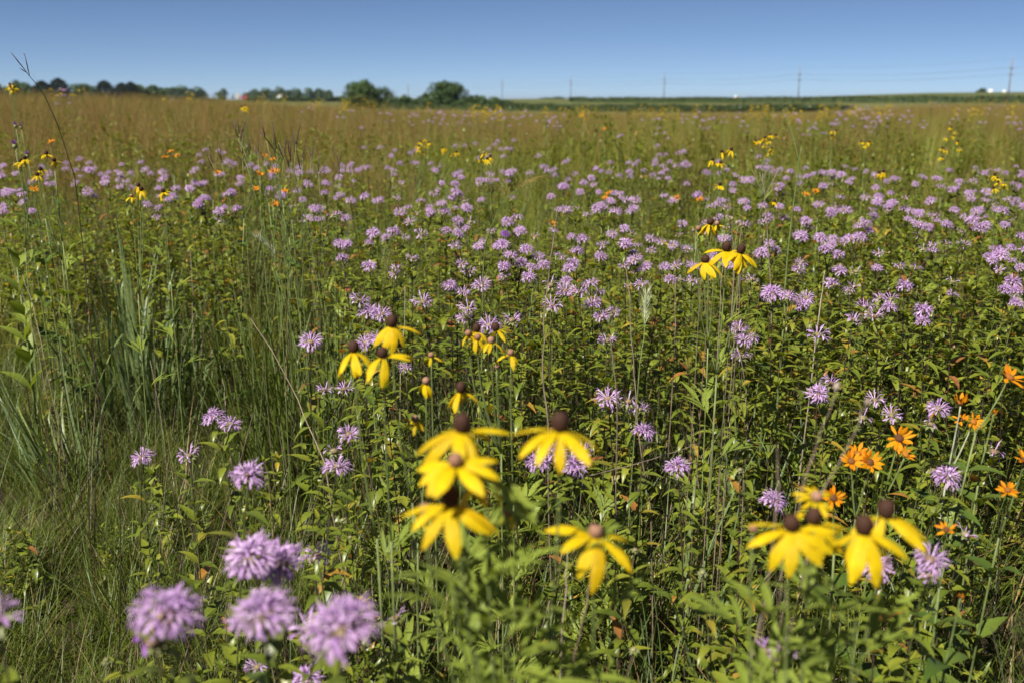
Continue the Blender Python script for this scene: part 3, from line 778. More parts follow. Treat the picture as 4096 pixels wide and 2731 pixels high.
# ------------------------------------------------------------------ orange ox-eye
def disc_tpl(): return T_lathe([(.003, -.003), (.0085, -.001), (.0095, .002), (.008, .005), (.005, .0068), (.0015, .0075)], 14, .12)
ME_DISC = mesh_of(disc_tpl(), 'disc', ['disc'])
OXP = [mesh_of(petal_tpl(.026 * q, .0085, a0, a1, s), 'petal', ['petal_o'], v=v) for q, a0, a1, s, v in [(1, 38, 18, .002, .1), (1.05, 28, 6, -.003, .4), (.92, 46, 28, .003, .6)]]
OXC = [mesh_of(petal_tpl(.026, .0085, 62, 48, s), 'petal', ['petal_o'], v=.2) for s in (.002, -.002)]
def oxeye(heads, label, group=None, seed=0, nleaf=6, lean=None, pale=False, leafL=.10, branch=.12, near=True, zl=(.3, .9)):
    """heads: (pos, facing, cup, scale)"""
    rng = random.Random(seed * 19 + 5)
    c = sum((h[0] for h in heads), Vector()) / len(heads)
    lx, ly = lean if lean else (rng.gauss(0, .05), rng.gauss(.03, .03))
    root = Vector((c.x + lx, c.y + ly, gz(c.x + lx, c.y + ly)))
    o = thing('ox_eye_sunflower', root, label, 'flowering plant', group)
    loc = [h[0] - root for h in heads]
    top = max(loc, key=lambda p: p.z)
    st = MB()
    fork = Vector((top.x * .6, top.y * .6, max(.3 * top.z, min(p.z for p in loc) - branch)))
    base = qpath((0, 0, -.02), fork, Vector((fork.x * .35, fork.y * .35, fork.z * .5)), 6)
    st.add(T_tube(base, [.0027 - .0006 * i / 6 for i in range(7)], 6), v=.35)
    for i, p in enumerate(loc):
        st.add(T_tube(qpath(fork, p, Vector(((p.x + fork.x) / 2, (p.y + fork.y) / 2, fork.z + (p.z - fork.z) * .35)), 8), [.0019 - .0004 * q / 8 for q in range(9)], 5), v=.4)
    st.build('stem', ['rye' if pale else 'greenstem'], o)
    for k in range(nleaf):
        f = zl[0] + (zl[1] - zl[0]) * (k // 2) / max(1, nleaf // 2 - .99)
        j = min(5, int(f * 6)); p = base[j].lerp(base[j + 1], f * 6 - j)
        a = (k // 2) * 1.57 + (k % 2) * math.pi + .5 + rng.gauss(0, .2)
        obj('leaf', rng.choice(ME_OX), o, frame((math.cos(a), math.sin(a), .2), loc=p, s=leafL * rng.uniform(.8, 1.15) * (1.15 - .4 * f)))
    for i, (pos, face, cup, s) in enumerate(heads):
        m = zframe(face, rng.uniform(0, 6.28), loc[i], s)
        d = obj('disc', ME_DISC, o, m)
        n = rng.randint(11, 13)
        for k in range(n):
            if rng.random() < .08: continue
            obj('petal', rng.choice(OXC if cup else OXP), d, Matrix.Rotation(2 * math.pi * k / n + rng.gauss(0, .08), 4, 'Z') @ Matrix.Translation((0, .0075, .001)) @ Matrix.Rotation(rng.gauss(0, .2), 4, 'X') @ Matrix.Rotation(rng.gauss(0, .25), 4, 'Y') @ Matrix.Scale(rng.uniform(.78, 1.14), 4))
    return o

# ------------------------------------------------------------------ grasses
def blade_tpl(L, w, a0, a1, n=7, side=0.0, fold=.25):
    ws = [w * (.6 + .4 * min(1, i / (n * .3))) * max(.03, (1 - (i / n) ** 2.2)) for i in range(n + 1)]
    return T_ribbon(arc(L, n, a0, a1, side), ws, fold)
def blade_kink(L, w, a0, a1, kink, a2, n=10):
    p = [(0.0, 0.0, 0.0)]
    for i in range(n):
        t = (i + .5) / n
        a = rad(a0 + (a1 - a0) * t / kink if t < kink else a1 + (a2 - a1) * min(1, (t - kink) / .18))
        q = p[-1]; p.append((0, q[1] + math.cos(a) * L / n, q[2] + math.sin(a) * L / n))
    return T_ribbon(p, [w * (.7 + .3 * min(1, i / 4)) * max(.03, 1 - (i / n) ** 2.5) for i in range(n + 1)], .25)
_g = random.Random(21)
ME_BLUE = [mesh_of(blade_tpl(1, .0165, a0, a1, 9, s), 'blade', ['blue'], v=v) for a0, a1, s, v in [(88, 66, .03, .1), (85, 40, -.05, .3), (88, 75, .02, .5), (80, 10, .05, .7), (84, 52, -.02, .2)]] + \
          [mesh_of(blade_kink(1, .016, 87, 76, .72, -60), 'blade', ['blue'], v=.3), mesh_of(blade_kink(1, .015, 85, 66, .6, -40), 'blade', ['blue'], v=.6), mesh_of(blade_kink(1, .014, 86, 60, .8, -75), 'blade', ['blue'], v=.45)]
ME_GREEN = [mesh_of(blade_tpl(1, .0095, a0, a1, 9, s), 'blade', ['grass'], v=v) for a0, a1, s, v in [(88, 70, .03, .05), (85, 45, -.05, .22), (88, 78, .02, .35), (80, 15, .05, .12), (84, 55, -.02, .3), (82, 30, .08, .02)]]
def grass_clump(name, label, px, py, d, n, h, spread, meshes, seed, lean=(0, 0), hvar=.35, group=None, outward=.5):
    rng = random.Random(seed)
    c = at(px, py, d); root = Vector((c.x, c.y, gz(c.x, c.y)))
    o = thing(name, root, label, 'grass clump', group)
    for k in range(n):
        a = rng.uniform(0, 6.28); r = spread * math.sqrt(rng.random())
        p = Vector((math.cos(a) * r, math.sin(a) * r, -.01))
        b = a + rng.gauss(0, .9)
        m = Matrix.Translation(p) @ Matrix.Rotation(lean[0] + rng.gauss(0, .05), 4, 'Y') @ Matrix.Rotation(lean[1], 4, 'X') @ Matrix.Rotation(b - math.pi / 2, 4, 'Z') @ Matrix.Scale(h * rng.uniform(1 - hvar, 1.08), 4)
        obj('blade', rng.choice(meshes), o, m)
    return o
def turkeyfoot(rng, L):
    mb = MB()
    for k in range(rng.choice([2, 3, 3, 4])):
        a = rng.uniform(0, 6.28); el = rng.uniform(.55, 1.15) if k else 1.45
        d = Vector((math.cos(a) * math.cos(el), math.sin(a) * math.cos(el), math.sin(el)))
        st = Vector((0, 0, -.012 * k)); l = L * rng.uniform(.6, 1.1)
        mb.add(T_tube([st, st + d * l * .5, st + d * l], [.0013, .0018, .0008], 4), v=rng.random() * .8)
        for q in range(9):
            p = st + d * l * (q + 1) / 10
            e = d + Vector((rng.gauss(0, .25), rng.gauss(0, .25), rng.gauss(0, .15)))
            mb.add(T_ribbon([(0, 0, 0), (0, .005, .0004), (0, .010, 0)], [.0010, .0022, .0004]), frame(e, loc=p), v=rng.random() * .8)
    return mb
ME_TF = [turkeyfoot(_g, .080).mesh('seedhead', ['seed']) for i in range(5)]
def culm(o, root, pts, r0, seed, head=True, mat='greenstem', leaves=2, hs=1.0, meshes=None, v=.3):
    """one flowering stalk as a part of clump o"""
    rng = random.Random(seed); P = [Vector(p) - root for p in pts]
    mb = MB(); mb.add(T_tube(P, [r0 * (1 - .55 * i / (len(P) - 1)) for i in range(len(P))], 5), v=v)
    s = mb.build('stalk', [mat], o)
    if head:
        d = (P[-1] - P[-2]).normalized()
        obj('seedhead', rng.choice(ME_TF), s, zframe(d, rng.uniform(0, 6), P[-1], hs))
    for k in range(leaves):
        t = rng.uniform(.15, .75) * (len(P) - 1); j = int(t); p = P[j].lerp(P[j + 1], t - j)
        a = rng.uniform(0, 6.28)
        obj('blade', rng.choice(meshes or ME_GREEN), s, Matrix.Translation(p) @ Matrix.Rotation(a, 4, 'Z') @ Matrix.Rotation(rng.uniform(-.5, -.1), 4, 'X') @ Matrix.Scale(rng.uniform(.18, .36), 4))
    return s
# ------------------------------------------------------------------ placing the flowers
SC = 1100 / 2352
ZONE = {1: (0, 200), 2: (1000, 200), 3: (2000, 200), 4: (3000, 200), 6: (1000, 800), 7: (2000, 800), 8: (3000, 800),
        'A': (0, 1400), 'B': (1000, 1400), 'C': (2000, 1400), 'D': (3000, 1400), 'E': (0, 2031), 'F': (1000, 2031), 'G': (2000, 2031), 'H': (3000, 2031)}
def zp(z, x, y): return (ZONE[z][0] + x * SC, ZONE[z][1] + y * SC)
def depth(py):
    return interp(py, [440, 480, 520, 560, 600, 650, 700, 760, 830, 950, 1100, 1250, 1400, 1600, 1800, 2200], [30, 15, 11, 9, 7.8, 6.7, 5.9, 5.0, 4.2, 3.6, 3.1, 2.75, 2.5, 2.25, 2.1, 1.9])
LAND += [(1150, 900, 'the tall bluestem clump'), (520, 1350, 'the broad blue-green grass clump'), (2905, 1000, 'the dark-eyed coneflower trio'), (1880, 1650, 'the big blurred coneflowers'),
    (2240, 1700, 'the lone blurred coneflower'), (1950, 1350, 'the middle coneflower cluster'), (1500, 1400, 'the three large-coned coneflowers'), (3300, 2090, 'the lower-right blurred coneflowers'),
    (3560, 1780, 'the orange ox-eye group'), (2200, 1150, 'the tall bare stalk'), (3170, 900, 'the tall pale reed'), (110, 650, 'the left-edge coneflowers'), (560, 770, 'the left-drift coneflowers'),
    (1940, 640, 'the upper middle yellow trio'), (3060, 570, 'the far yellow cluster'), (3980, 740, 'the right-edge yellow cluster'), (2430, 780, 'the orange pair'), (2800, 800, 'the right-centre orange flower'),
    (1060, 680, 'the left-centre orange flowers'), (1060, 2400, 'the big blurred lavender heads'), (4030, 1500, 'the right-edge orange flower'), (2380, 2120, 'the low blurred coneflower'),
    (680, 610, 'the small orange trio'), (3260, 770, 'the reed-side orange pair'), (1700, 570, 'the upper left yellow cluster'), (2850, 640, 'the upper right coneflowers'), (3480, 570, 'the small far yellow group'), (3830, 560, 'the far right yellow row')]
RAW = {
1: '35,995,2;15,1060,2;130,1080,2;420,1090,2;270,1135;420,1150,2;560,970,2;440,935,2d;705,905;690,1090;655,1135,2;755,1205;800,1255,2;60,1220,3;170,1210,3;200,1310,2;255,1405,2;15,1350;20,1390;850,960,3;930,985,2;810,1025,2;900,1110,3;1000,1040,2;1080,1015,3;1040,1090,3;1090,1130,2;1030,1165,2;1150,1060,2;1240,1030,3;1360,1190;1360,1260;1360,1345,2;1260,1330;1340,1440;1440,1290,2;1500,1195,2;1390,1050;1410,1100,2;1650,1050,2;1680,1155,2;1745,1145,2;1700,1310,3;1750,1280;1620,1195;1860,1075,2;1920,1360,2;1940,1240,3;2030,1360,2;2060,1160,3;2080,1100,2;1930,900;1930,980,2;1830,890;1850,830;1730,800;1880,1475',
2: '30,930,2;110,950;250,930;330,975,2;440,980;590,935;620,975;655,975;790,1040;855,1045;860,920;930,925;870,965;1035,780,2;1310,805;1135,845;1035,940;1100,940;925,1035;1310,915,2;1370,920;1430,910;1560,955;1590,1040;1625,1000,2;1760,1075;1805,1095;1795,770;1990,770,2;1995,810;2045,805;2150,800,2;2195,825;2090,850,2;2055,1075;2220,1065,2;2000,1120,2;2050,1140,2;2110,1120,2;1960,1150;1640,1145;1750,1155;2220,1135,1d;1605,1205;1300,1140;1240,1185;1225,1040;760,1100;890,1130;985,1265;860,1295;760,1170;1100,1295;1260,1275;1570,1250;1460,1300;1790,1240,2;1730,1270;1540,1350,2;1640,1320;1360,1350;1320,1385,2;1440,1400;1650,1390,2;1550,1420,2;1760,1360;1850,1360;1830,1300;1980,1290;1780,1470;1370,1480;640,1230;740,1270,2;650,1150;490,1140,2;430,1060;320,1095;210,1180,2;140,1240;270,1255;360,1345;400,1210;450,1290;540,1360,2;520,1450,2;600,1455;710,1420,2;820,1450;2240,1270;2200,1480;2290,1450;1880,1480',
3: '545,895;375,945;475,960;330,960;425,990,2;350,990;430,1040;550,1000;85,1065,2;70,1135;155,965;1015,900;1040,965;1235,920;1310,890;1325,955;1510,850,2;1445,875;1405,895;1585,865;1585,810;1525,920,2;1610,930;1680,910,2;1680,940;1635,1015,3;1380,1065;1370,1110;1440,1105;820,1020,2;870,1025;940,1005;990,995;1195,985;715,1145;780,1105;800,1160;555,1180,2;685,1225;845,1225;435,1260;1025,1235,2;1040,1270;955,1305,2;890,1340,2;1120,1310,2;1150,1290;1140,1370,2;985,1390;830,1370;650,1355;560,1375;510,1370;750,1420;1480,1295;1405,1255;1690,1250;1760,1285;1880,1190;1910,1005;1940,1035;2010,1080;2060,1100;2095,1120;2140,1120;2215,1010;2270,1020;2315,1015;1990,1155;1990,1210;1925,1300,2;1850,1330,2;1790,1350;1935,1360;2085,1305;2115,1360;2250,1345;2340,975;1870,1440;1965,1440;1550,1480;1770,1480',
4: '70,1010;215,975,2;135,1025;180,1015;245,1010;305,985;340,1025;345,1045;235,1080;310,1100;390,950;435,1015;600,980;205,1155;265,1165;245,1195;280,1235,2;500,1085;545,1065;605,1045;640,1060,2;700,1060;780,1075;755,1105;700,1100;690,1155;620,1195,2;845,1140,2;895,1030;815,1005;770,1275;585,1330;730,1350,2;815,1380;985,1275;1100,1265;1085,1310;1075,1185;1165,1130;1230,1110;1265,1105;1200,1235;1050,985;1075,1085;1190,1340,2;1175,1385;1050,1375;1055,1430;985,1480;690,1420,2;480,1470;400,1375;280,1440;250,1345;115,1345;155,1440;115,1480;1335,1275;1415,1155;1490,1100,2;1580,1100,2;1545,1300;1320,1370;1380,1390;1350,1455;1450,1400,2;1570,1430;1590,1460;1725,1205;1770,1185;1630,1180;1790,1135;1705,1035;1750,1380;1910,1130;1930,1060;1930,1015;2010,1060;2055,1030;2120,1035;2180,1060;2275,1005;2320,1045;2320,1085;2240,1155,2;2300,1175;2270,1205;1870,1235;1915,1210;1895,1280;2010,1295;2070,1280;2085,1325;2020,1220;2210,1290;2285,1290;2260,1325;2160,1385;2100,1370;1930,1395;1965,1375;1850,1450,2;1900,1470;1985,1450;2220,1465;2340,1340',
6: '1060,295;1230,275;1165,325;1020,370;1330,330;1465,305;1680,270;1850,250;1775,295;1780,230;2070,275;1960,400;1990,360;2110,405;2155,395;2180,300,1d;2230,485;2310,270;1760,405;1390,510;770,395;830,385;790,510;1015,580;1245,590,1s;1235,650,1s;1810,560;1870,625;2165,580;2165,665;1985,745;1710,745;1825,800;2320,540;935,875,1s;1010,970;1125,990;1480,885,1s;1835,1025;1865,940;2040,1090;2250,1040,1s;515,1225,1r;1000,1230,1r;1095,1220;1335,1450,1s',
7: '180,280;310,315;460,270;225,435;95,480;185,545;325,490;265,580;370,570;515,495;610,320;700,350;660,445;590,590;620,550;570,700;50,570;50,640;30,395;885,395;860,495;1060,250;1125,295;955,300;1075,385;1175,400;1290,345;1375,370;1480,395;1140,465;1290,440;1150,520;1065,580;1250,575;1175,610;1410,580;1510,575;1560,215;1760,220;1605,430;1540,310;1650,575;1550,690;1640,700;1460,690;1205,735;1095,745;1920,340;1840,500;1960,560;2080,220;2300,380;2240,460;430,740,1f;555,790,1r;670,805;770,725,1r;790,900,1r;850,800;440,920,1s;870,1005;970,970,1s;915,1220,1s;105,1040,1f;2120,690,1f;2040,1105,1r;2080,1210,1r;2060,1355,1s;2310,810;240,675;1970,230',
8: '480,220;500,255;435,320;600,340;710,340;700,390;870,350;830,350;935,325;940,230;1010,270;755,475;640,430;1100,470;430,555;410,605;165,385;220,430;105,470,1s;765,620;700,725;850,790;890,750,1f;905,620,1f;195,815;330,835;480,845;445,915;980,930,1s;1110,850,1s;1205,860;1190,930;1060,1010,1s;880,1035,1s;1315,755;1285,575,1s;1420,595,1s;1085,590;1475,970;1475,1045;1735,820,1r;1730,710,1f;2130,610,1s;2240,725;2180,775;2265,795;2280,895;575,1165,1s;20,690,1f;20,1200,1s;1440,220;1525,240;1680,220;1430,320;1480,430;1560,395;1680,385;1560,440;1800,280;1960,260;1900,260;2015,220;2180,220;2110,440;2140,480;2070,525;2050,500;2230,415;2225,525;2310,585;2330,330;1830,395;2340,440',
}
hr = random.Random(3)
H = []          # heads: px, py, kind, dark
for z, s in RAW.items():
    for e in s.split(';'):
        q = e.split(','); x, y = float(q[0]), float(q[1]); n = 1; fl = ''
        if len(q) > 2:
            n = int(q[2][0]); fl = q[2][1:]
        px, py = zp(z, x, y)
        for k in range(n):
            kind = {'s': 'sparse', 'f': 'few', 'r': 'ring'}.get(fl) or hr.choice(['full', 'full', 'full', 'full', 'ring', 'ring', 'sparse', 'sparse', 'few'])
            H.append((px + (hr.uniform(-24, 24) if k else 0), py + (hr.uniform(-16, 16) if k else 0), kind, fl == 'd'))
# gather neighbouring heads into plants
H.sort(key=lambda h: h[1])
used = [False] * len(H); PLANTS = []
for i, h in enumerate(H):
    if used[i]: continue
    used[i] = True; g = [h]; lim = hr.choice([1, 2, 3, 3, 4, 5])
    R0 = 190 / depth(h[1]) + 6
    for j in range(i + 1, len(H)):
        if len(g) >= lim or H[j][1] - h[1] > R0: break
        if not used[j] and math.hypot(H[j][0] - h[0], (H[j][1] - h[1])) < R0: used[j] = True; g.append(H[j])
    PLANTS.append(g)
NEARD = 3.05
todo = []
for i, g in enumerate(PLANTS):
    d = depth(g[0][1]) * hr.uniform(.965, 1.035)
    heads = [(at(x, y, d * hr.uniform(.99, 1.01)), k, hr.uniform(.74, 1.2), dk) for x, y, k, dk in g]
    cx = sum(q[0] for q in g) / len(g); cy = sum(q[1] for q in g) / len(g)
    todo.append([heads, d < NEARD, cx, cy, d, i])
todo.sort(key=lambda t: t[4])
def b_label(heads, cx, cy):
    n = len(heads); k = heads[0][1]
    w = 'violet' if heads[0][3] else HEAD_COL[k]
    return 'bergamot with %s %s head%s %s' % (NUM[min(6, n)], w, '' if n == 1 else 's', where(cx, cy))
REST = todo[290:]
for heads, near, cx, cy, d, i in todo[:290]:
    bergamot(heads, near, b_label(heads, cx, cy), 'wild bergamot in bloom', seed=i, zlow=.28 if d < 3.5 else .42)

def bh(z, x, y, size, kind='full', s=1.0, d=None, dark=False):
    px, py = zp(z, x, y)
    d = d or FPX * HW / (size * SC)
    return (at(px, py, d), kind, s, dark)
# nearer bergamots, one by one
bergamot([bh('A', 1830, 585, 190, 'full', d=2.25), bh('A', 1970, 645, 200, 'ring', d=2.2)], True, 'two-headed bergamot with yellow-green leaves right of the broad blue-green grass clump', 'wild bergamot in bloom', 901)
bergamot([bh('A', 1620, 915, 190, 'sparse', d=2.2)], True, 'bergamot with one ragged upswept head just left of the two-headed yellow-green one', 'wild bergamot in bloom', 902)
bergamot([bh('A', 1220, 925, 190, 'ring', d=2.35)], True, 'short bergamot with one wide head low in the grass under the blue-green clump', 'wild bergamot in bloom', 903)
bergamot([bh('A', 2125, 1085, 270, 'full', 1.08, d=1.62)], True, 'single slightly blurred lavender bergamot head on a dark stalk left of centre foreground', 'wild bergamot in bloom', 904, leafy=.6)
bergamot([bh('B', 740, 1010, 235, 'ring', 1.1, d=2.0)], True, 'bergamot with one wide crisp head at the foot of the leaning dry stalk', 'wild bergamot in bloom', 905)
bergamot([bh('B', 840, 730, 190, 'ring', d=2.25), bh('B', 715, 875, 150, 'few', d=2.2)], True, 'bergamot with one ring head and one fading head behind the leaning stalk', 'wild bergamot in bloom', 906)
bergamot([bh('B', 635, 355, 160, 'sparse', d=2.5), bh('B', 805, 345, 150, 'sparse', d=2.55)], True, 'bergamot with two flat ragged heads below the three large-coned coneflowers', 'wild bergamot in bloom', 907)
bergamot([bh('C', 925, 430, 200, 'ring', 1.1, d=2.3), bh('C', 950, 525, 110, 'few', d=2.3)], True, 'bergamot with a wide brown-centred head right of the lone blurred coneflower', 'wild bergamot in bloom', 908)
bergamot([bh('C', 1095, 450, 110, 'few', d=2.3), bh('C', 1200, 520, 130, 'sparse', d=2.3)], True, 'pale leafy bergamot with two half-open heads right of the wide brown-centred one', 'wild bergamot in bloom', 909)
bergamot([bh('C', 1230, 720, 200, 'full', d=2.2)], True, 'bergamot with one pale spiky head below the two half-open heads', 'wild bergamot in bloom', 910)
bergamot([bh('C', 330, 970, 170, 'full', d=2.0), bh('C', 470, 890, 180, 'ring', d=2.0), bh('C', 590, 985, 170, 'full', d=2.0), bh('C', 700, 880, 170, 'sparse', d=2.0), bh('C', 660, 1000, 150, 'full', d=2.0)], True, 'many-headed bergamot right behind the lone blurred coneflower', 'wild bergamot in bloom', 911)
bergamot([bh('C', 1520, 1010, 190, 'full', d=2.05)], True, 'bergamot with one full head above long pointed leaves in the right middle', 'wild bergamot in bloom', 912)
bergamot([bh('C', 2085, 845, 150, 'few', d=2.2)], True, 'bergamot with one spent brown head beside pale dry fibres', 'wild bergamot in bloom', 913)
bergamot([bh('C', 2330, 1310, 200, 'full', d=1.9)], True, 'bergamot just left of the blurred coneflowers at lower right', 'wild bergamot in bloom', 914)
bergamot([bh('D', 580, 385, 200, 'full', d=2.3), bh('D', 680, 295, 120, 'sparse', d=2.35)], True, 'two-headed bergamot left of and above the orange ox-eye group', 'wild bergamot in bloom', 915)
bergamot([bh('D', 1065, 440, 210, 'sparse', d=2.3), bh('D', 1210, 570, 190, 'sparse', d=2.25), bh('D', 960, 590, 120, 'few', d=2.3)], True, 'bergamot with three upswept ragged heads behind the orange ox-eye group', 'wild bergamot in bloom', 916)
bergamot([bh('D', 1600, 510, 210, 'ring', d=2.2), bh('D', 1545, 640, 100, 'few', d=2.2)], True, 'bergamot with a brown-centred head left of the cream-stemmed ox-eye', 'wild bergamot in bloom', 917)
bergamot([bh('D', 2080, 880, 170, 'few', d=2.1)], True, 'bergamot with one grey spent head right of the cream-stemmed ox-eye', 'wild bergamot in bloom', 918)
bergamot([bh('D', 1680, 1100, 240, 'full', 1.1, d=1.95)], True, 'bergamot with one big spiky head crossing the cream stem', 'wild bergamot in bloom', 919)
# blurred foreground, about a metre from the lens
def bq(x, y, size, kind='full', s=1.0): return (at(500 + x * .4464, 2050 + y * .4464, FPX * .060 / (size * .4464)), kind, s * 1.25, False)
bergamot([bq(370, 960, 560, 'big', 1.08), (at(612, 2580, .95), 'few', .9, True)], True, 'big blurred lavender bergamot head, lowest left of the foreground cluster', 'foreground bergamot', 961, lean=(.03, -.02), leafy=.75)
bergamot([bq(1150, 430, 420, 'big', 1.1), bq(1390, 470, 400, 'big', 1.05)], True, 'blurred double bergamot head at the top of the foreground cluster', 'foreground bergamot', 931, lean=(.06, .02), leafy=.6)
bergamot([bq(1260, 960, 540, 'big', 1.05), bq(1190, 1390, 300, 'sparse', .7)], True, 'big blurred bergamot head in the middle of the foreground cluster', 'foreground bergamot', 932, lean=(.02, -.03), leafy=.8)
bergamot([bq(1960, 1090, 600, 'big', 1.12), bq(1640, 1060, 420, 'sparse', .9), bq(1640, 1500, 330, 'big', .8)], True, 'largest blurred bergamot head, rightmost of the foreground cluster', 'foreground bergamot', 933, lean=(-.03, -.02), leafy=.8)
bergamot([(at(1268, 2225, 1.75), 'sparse', 1.0, False)], True, 'small sharp bergamot head right of the blurred foreground cluster', 'wild bergamot in bloom', 934, leafy=1)
bergamot([(at(-8, 2490, .95), 'sparse', 1.0, False)], True, 'blurred bergamot head cut by the left edge of the picture', 'foreground bergamot', 935)
bergamot([(at(1580, 2475, 1.55), 'few', .8, False)], True, 'tiny half-spent bergamot head low in the middle foreground', 'wild bergamot in bloom', 936)
bergamot([(at(3512, 2275, 1.5), 'full', 1.0, False)], True, 'bergamot hidden behind the petals of the lower right coneflowers', 'wild bergamot in bloom', 937)
bergamot([(at(3716, 2245, 1.45), 'ring', 1.05, False), (at(3708, 2312, 1.42), 'sparse', .75, False)], True, 'two-tiered bergamot right of the lower right coneflowers', 'wild bergamot in bloom', 938, leafy=1)
bergamot([(at(3858, 2142, 1.9), 'few', 1.0, False)], True, 'small ragged bergamot below the cream stem near the right edge', 'wild bergamot in bloom', 939)
bergamot([(at(3056, 2608, 1.25), 'sparse', .75, False), (at(3140, 2600, 1.25), 'sparse', .8, False)], True, 'low blurred pair of bergamot heads at the bottom right of centre', 'wild bergamot in bloom', 940)
# leafy bergamots without open flowers in the lower right
for i, (x, y, d, l) in enumerate([(2540, 2200, 1.75, 'dusky leafy bergamot stalk right of the low blurred coneflower'), (2810, 2290, 1.6, 'dusky drooping leafy bergamot stalk left of the lower right coneflowers'), (2535, 2600, 1.45, 'fresh green budding bergamot at the bottom edge right of centre'),
        (425, 2640, 1.5, 'small fresh green bergamot shoot at the bottom left'), (1400, 2150, 2.2, 'budding bergamot left of the big blurred coneflowers'), (2960, 1880, 1.9, 'tall leafy bergamot without flower left of the lower right coneflowers'),
        (1370, 2080, 2.1, 'yellow and orange leaved bergamot stalk under the leaning dry stalk')]):
    bergamot([(at(x, y, d), 'spent', .5, False)], True, l, 'budding bergamot', 950 + i)

# ---- yellow coneflowers
def cp(z, x, y, d): return at(*zp(z, x, y), d)
NF = 'coneflowers close to the lens'
coneflower([(cp('B', 1815, 705, .97), 'b', 'half', [(-80, 'half', 1.10), (-48, 'half', 1.12), (-14, 'half', 1.00), (14, 'down', 1.05), (52, 'half', 1.18), (84, 'flat', 1.10), (150, 'half', 1.00), (-140, 'half', 1.00)], 1.1, (.02, -.10, 1))], 'blurred coneflower with dark cone, uppermost of the big foreground stack', group=NF, seed=1, nleaf=9, zl=(.55, .92), lean=(.03, .03))
coneflower([(cp('B', 1765, 985, .93), 'g', 'flat', [(-100, 'flat', 1.05), (-72, 'flat', 1.00), (-45, 'flat', 1.05), (-20, 'flat', 1.00), (28, 'flat', 1.20), (52, 'half', 1.20), (75, 'flat', 1.00), (98, 'flat', 0.95)], 1.05, (-.05, -.45, 1))], 'blurred coneflower with grey-pink cone and spread petals in the middle of the foreground stack', group=NF, seed=2, nleaf=9, zl=(.55, .92), lean=(.05, .02))
coneflower([(cp('B', 1710, 1335, .93), 'b', 'half', [(-88, 'flat', 1.05), (-58, 'half', 1.00), (-28, 'half', 1.00), (6, 'down', 1.25), (50, 'half', 1.18), (76, 'flat', 1.12), (104, 'half', 1.00), (170, 'half', 1.00)], 1.12, (.05, -.10, 1)), (cp('B', 1505, 1395, .95), 'u', 'down', 7, 1.1, (-.2, -.1, 1)), (cp('B', 2200, 1420, 1.0), 'u', 'limp', 3, .9, None)], 'blurred coneflower with dark cone, lowest of the foreground stack', group=NF, seed=3, nleaf=12, zl=(.55, .92), lean=(.08, .04))
coneflower([(cp('B', 2025, 1110, .95), 'n', 'limp', 2, 1.05, (.02, 0, 1))], 'blurred greenish cone that has lost its petals beside the foreground stack', group=NF, seed=4, nleaf=11, zl=(.55, .92), lean=(.02, .02))
coneflower([(cp('C', 520, 700, .95), 'b', 'half', [(-98, 'flat', 1.12), (-62, 'half', 1.18), (-40, 'half', 1.10), (-8, 'down', 1.00), (22, 'half', 1.25), (72, 'half', 1.00), (92, 'down', 1.05)], 1.1, (-.06, -.05, 1))], 'lone blurred coneflower with dark cone right of the foreground stack', group=NF, seed=5, nleaf=10, zl=(.55, .92), lean=(-.03, .04))
coneflower([(cp('G', 815, 250, .98), 'g', 'flat', [(-92, 'flat', 1.20), (-60, 'flat', 1.10), (-22, 'half', 1.05), (14, 'half', 1.20), (46, 'flat', 1.20), (105, 'half', 0.90), (-150, 'half', 0.80)], 1.12, (.08, -.12, 1))], 'low blurred coneflower with grey cone, bottom centre right', group=NF, seed=16, nleaf=9, zl=(.55, .92), lean=(.01, .05))
coneflower([(cp('H', 345, 190, .95), 'm', 'half', [(-95, 'flat', 1.00), (-68, 'flat', 1.05), (-42, 'half', 1.05), (-4, 'half', 1.10), (26, 'half', 1.10), (52, 'half', 1.12), (78, 'flat', 1.10), (140, 'flat', 0.90), (-140, 'flat', 0.90)], 1.1, (0, -.2, 1)), (cp('H', 530, 135, 1.02), 'b', 'half', [(-30, 'half', 1.00), (18, 'half', 1.10), (44, 'half', 1.15), (68, 'half', 1.15), (92, 'flat', 1.10), (160, 'flat', 0.90)], 1.0, (.1, -.1, 1))], 'pair of blurred coneflowers with many petals, left in the lower right group', group=NF, seed=7, nleaf=11, zl=(.55, .92), lean=(.04, .03))
coneflower([(cp('H', 560, -70, 1.08), 'u', 'flat', 10, 1.15, (.1, -.5, 1))], 'blurred coneflower with pale young cone above the lower right pair', group=NF, seed=8, nleaf=8, zl=(.55, .92), lean=(.02, .05))
coneflower([(cp('H', 970, 225, .96), 'b', 'down', [(-95, 'half', 0.95), (-58, 'down', 1.10), (-14, 'down', 1.20), (14, 'down', 1.22), (58, 'half', 1.12), (84, 'down', 1.10), (160, 'down', 1.00)], 1.12, (-.05, -.05, 1))], 'blurred coneflower with drooping browned petals in the lower right group', group=NF, seed=9, nleaf=10, zl=(.55, .92), lean=(.02, .04))
coneflower([(cp('H', 1145, 85, 1.0), 'b', 'half', [(-70, 'half', 1.00), (-30, 'down', 1.10), (34, 'half', 1.20), (64, 'half', 1.20), (88, 'flat', 1.10), (150, 'half', 1.00)], 1.12, (.12, -.02, 1))], 'blurred coneflower with blackish cone, rightmost of the lower right group', group=NF, seed=10, nleaf=10, zl=(.55, .92), lean=(-.04, .05))
coneflower([(cp('G', 2160, 200, 1.0), 'u', 'limp', 0, .9, None)], 'pale round coneflower bud left of the lower right group', group=NF, seed=11, nleaf=11, zl=(.55, .92), lean=(.05, .02))
MF = 'coneflowers in the middle'
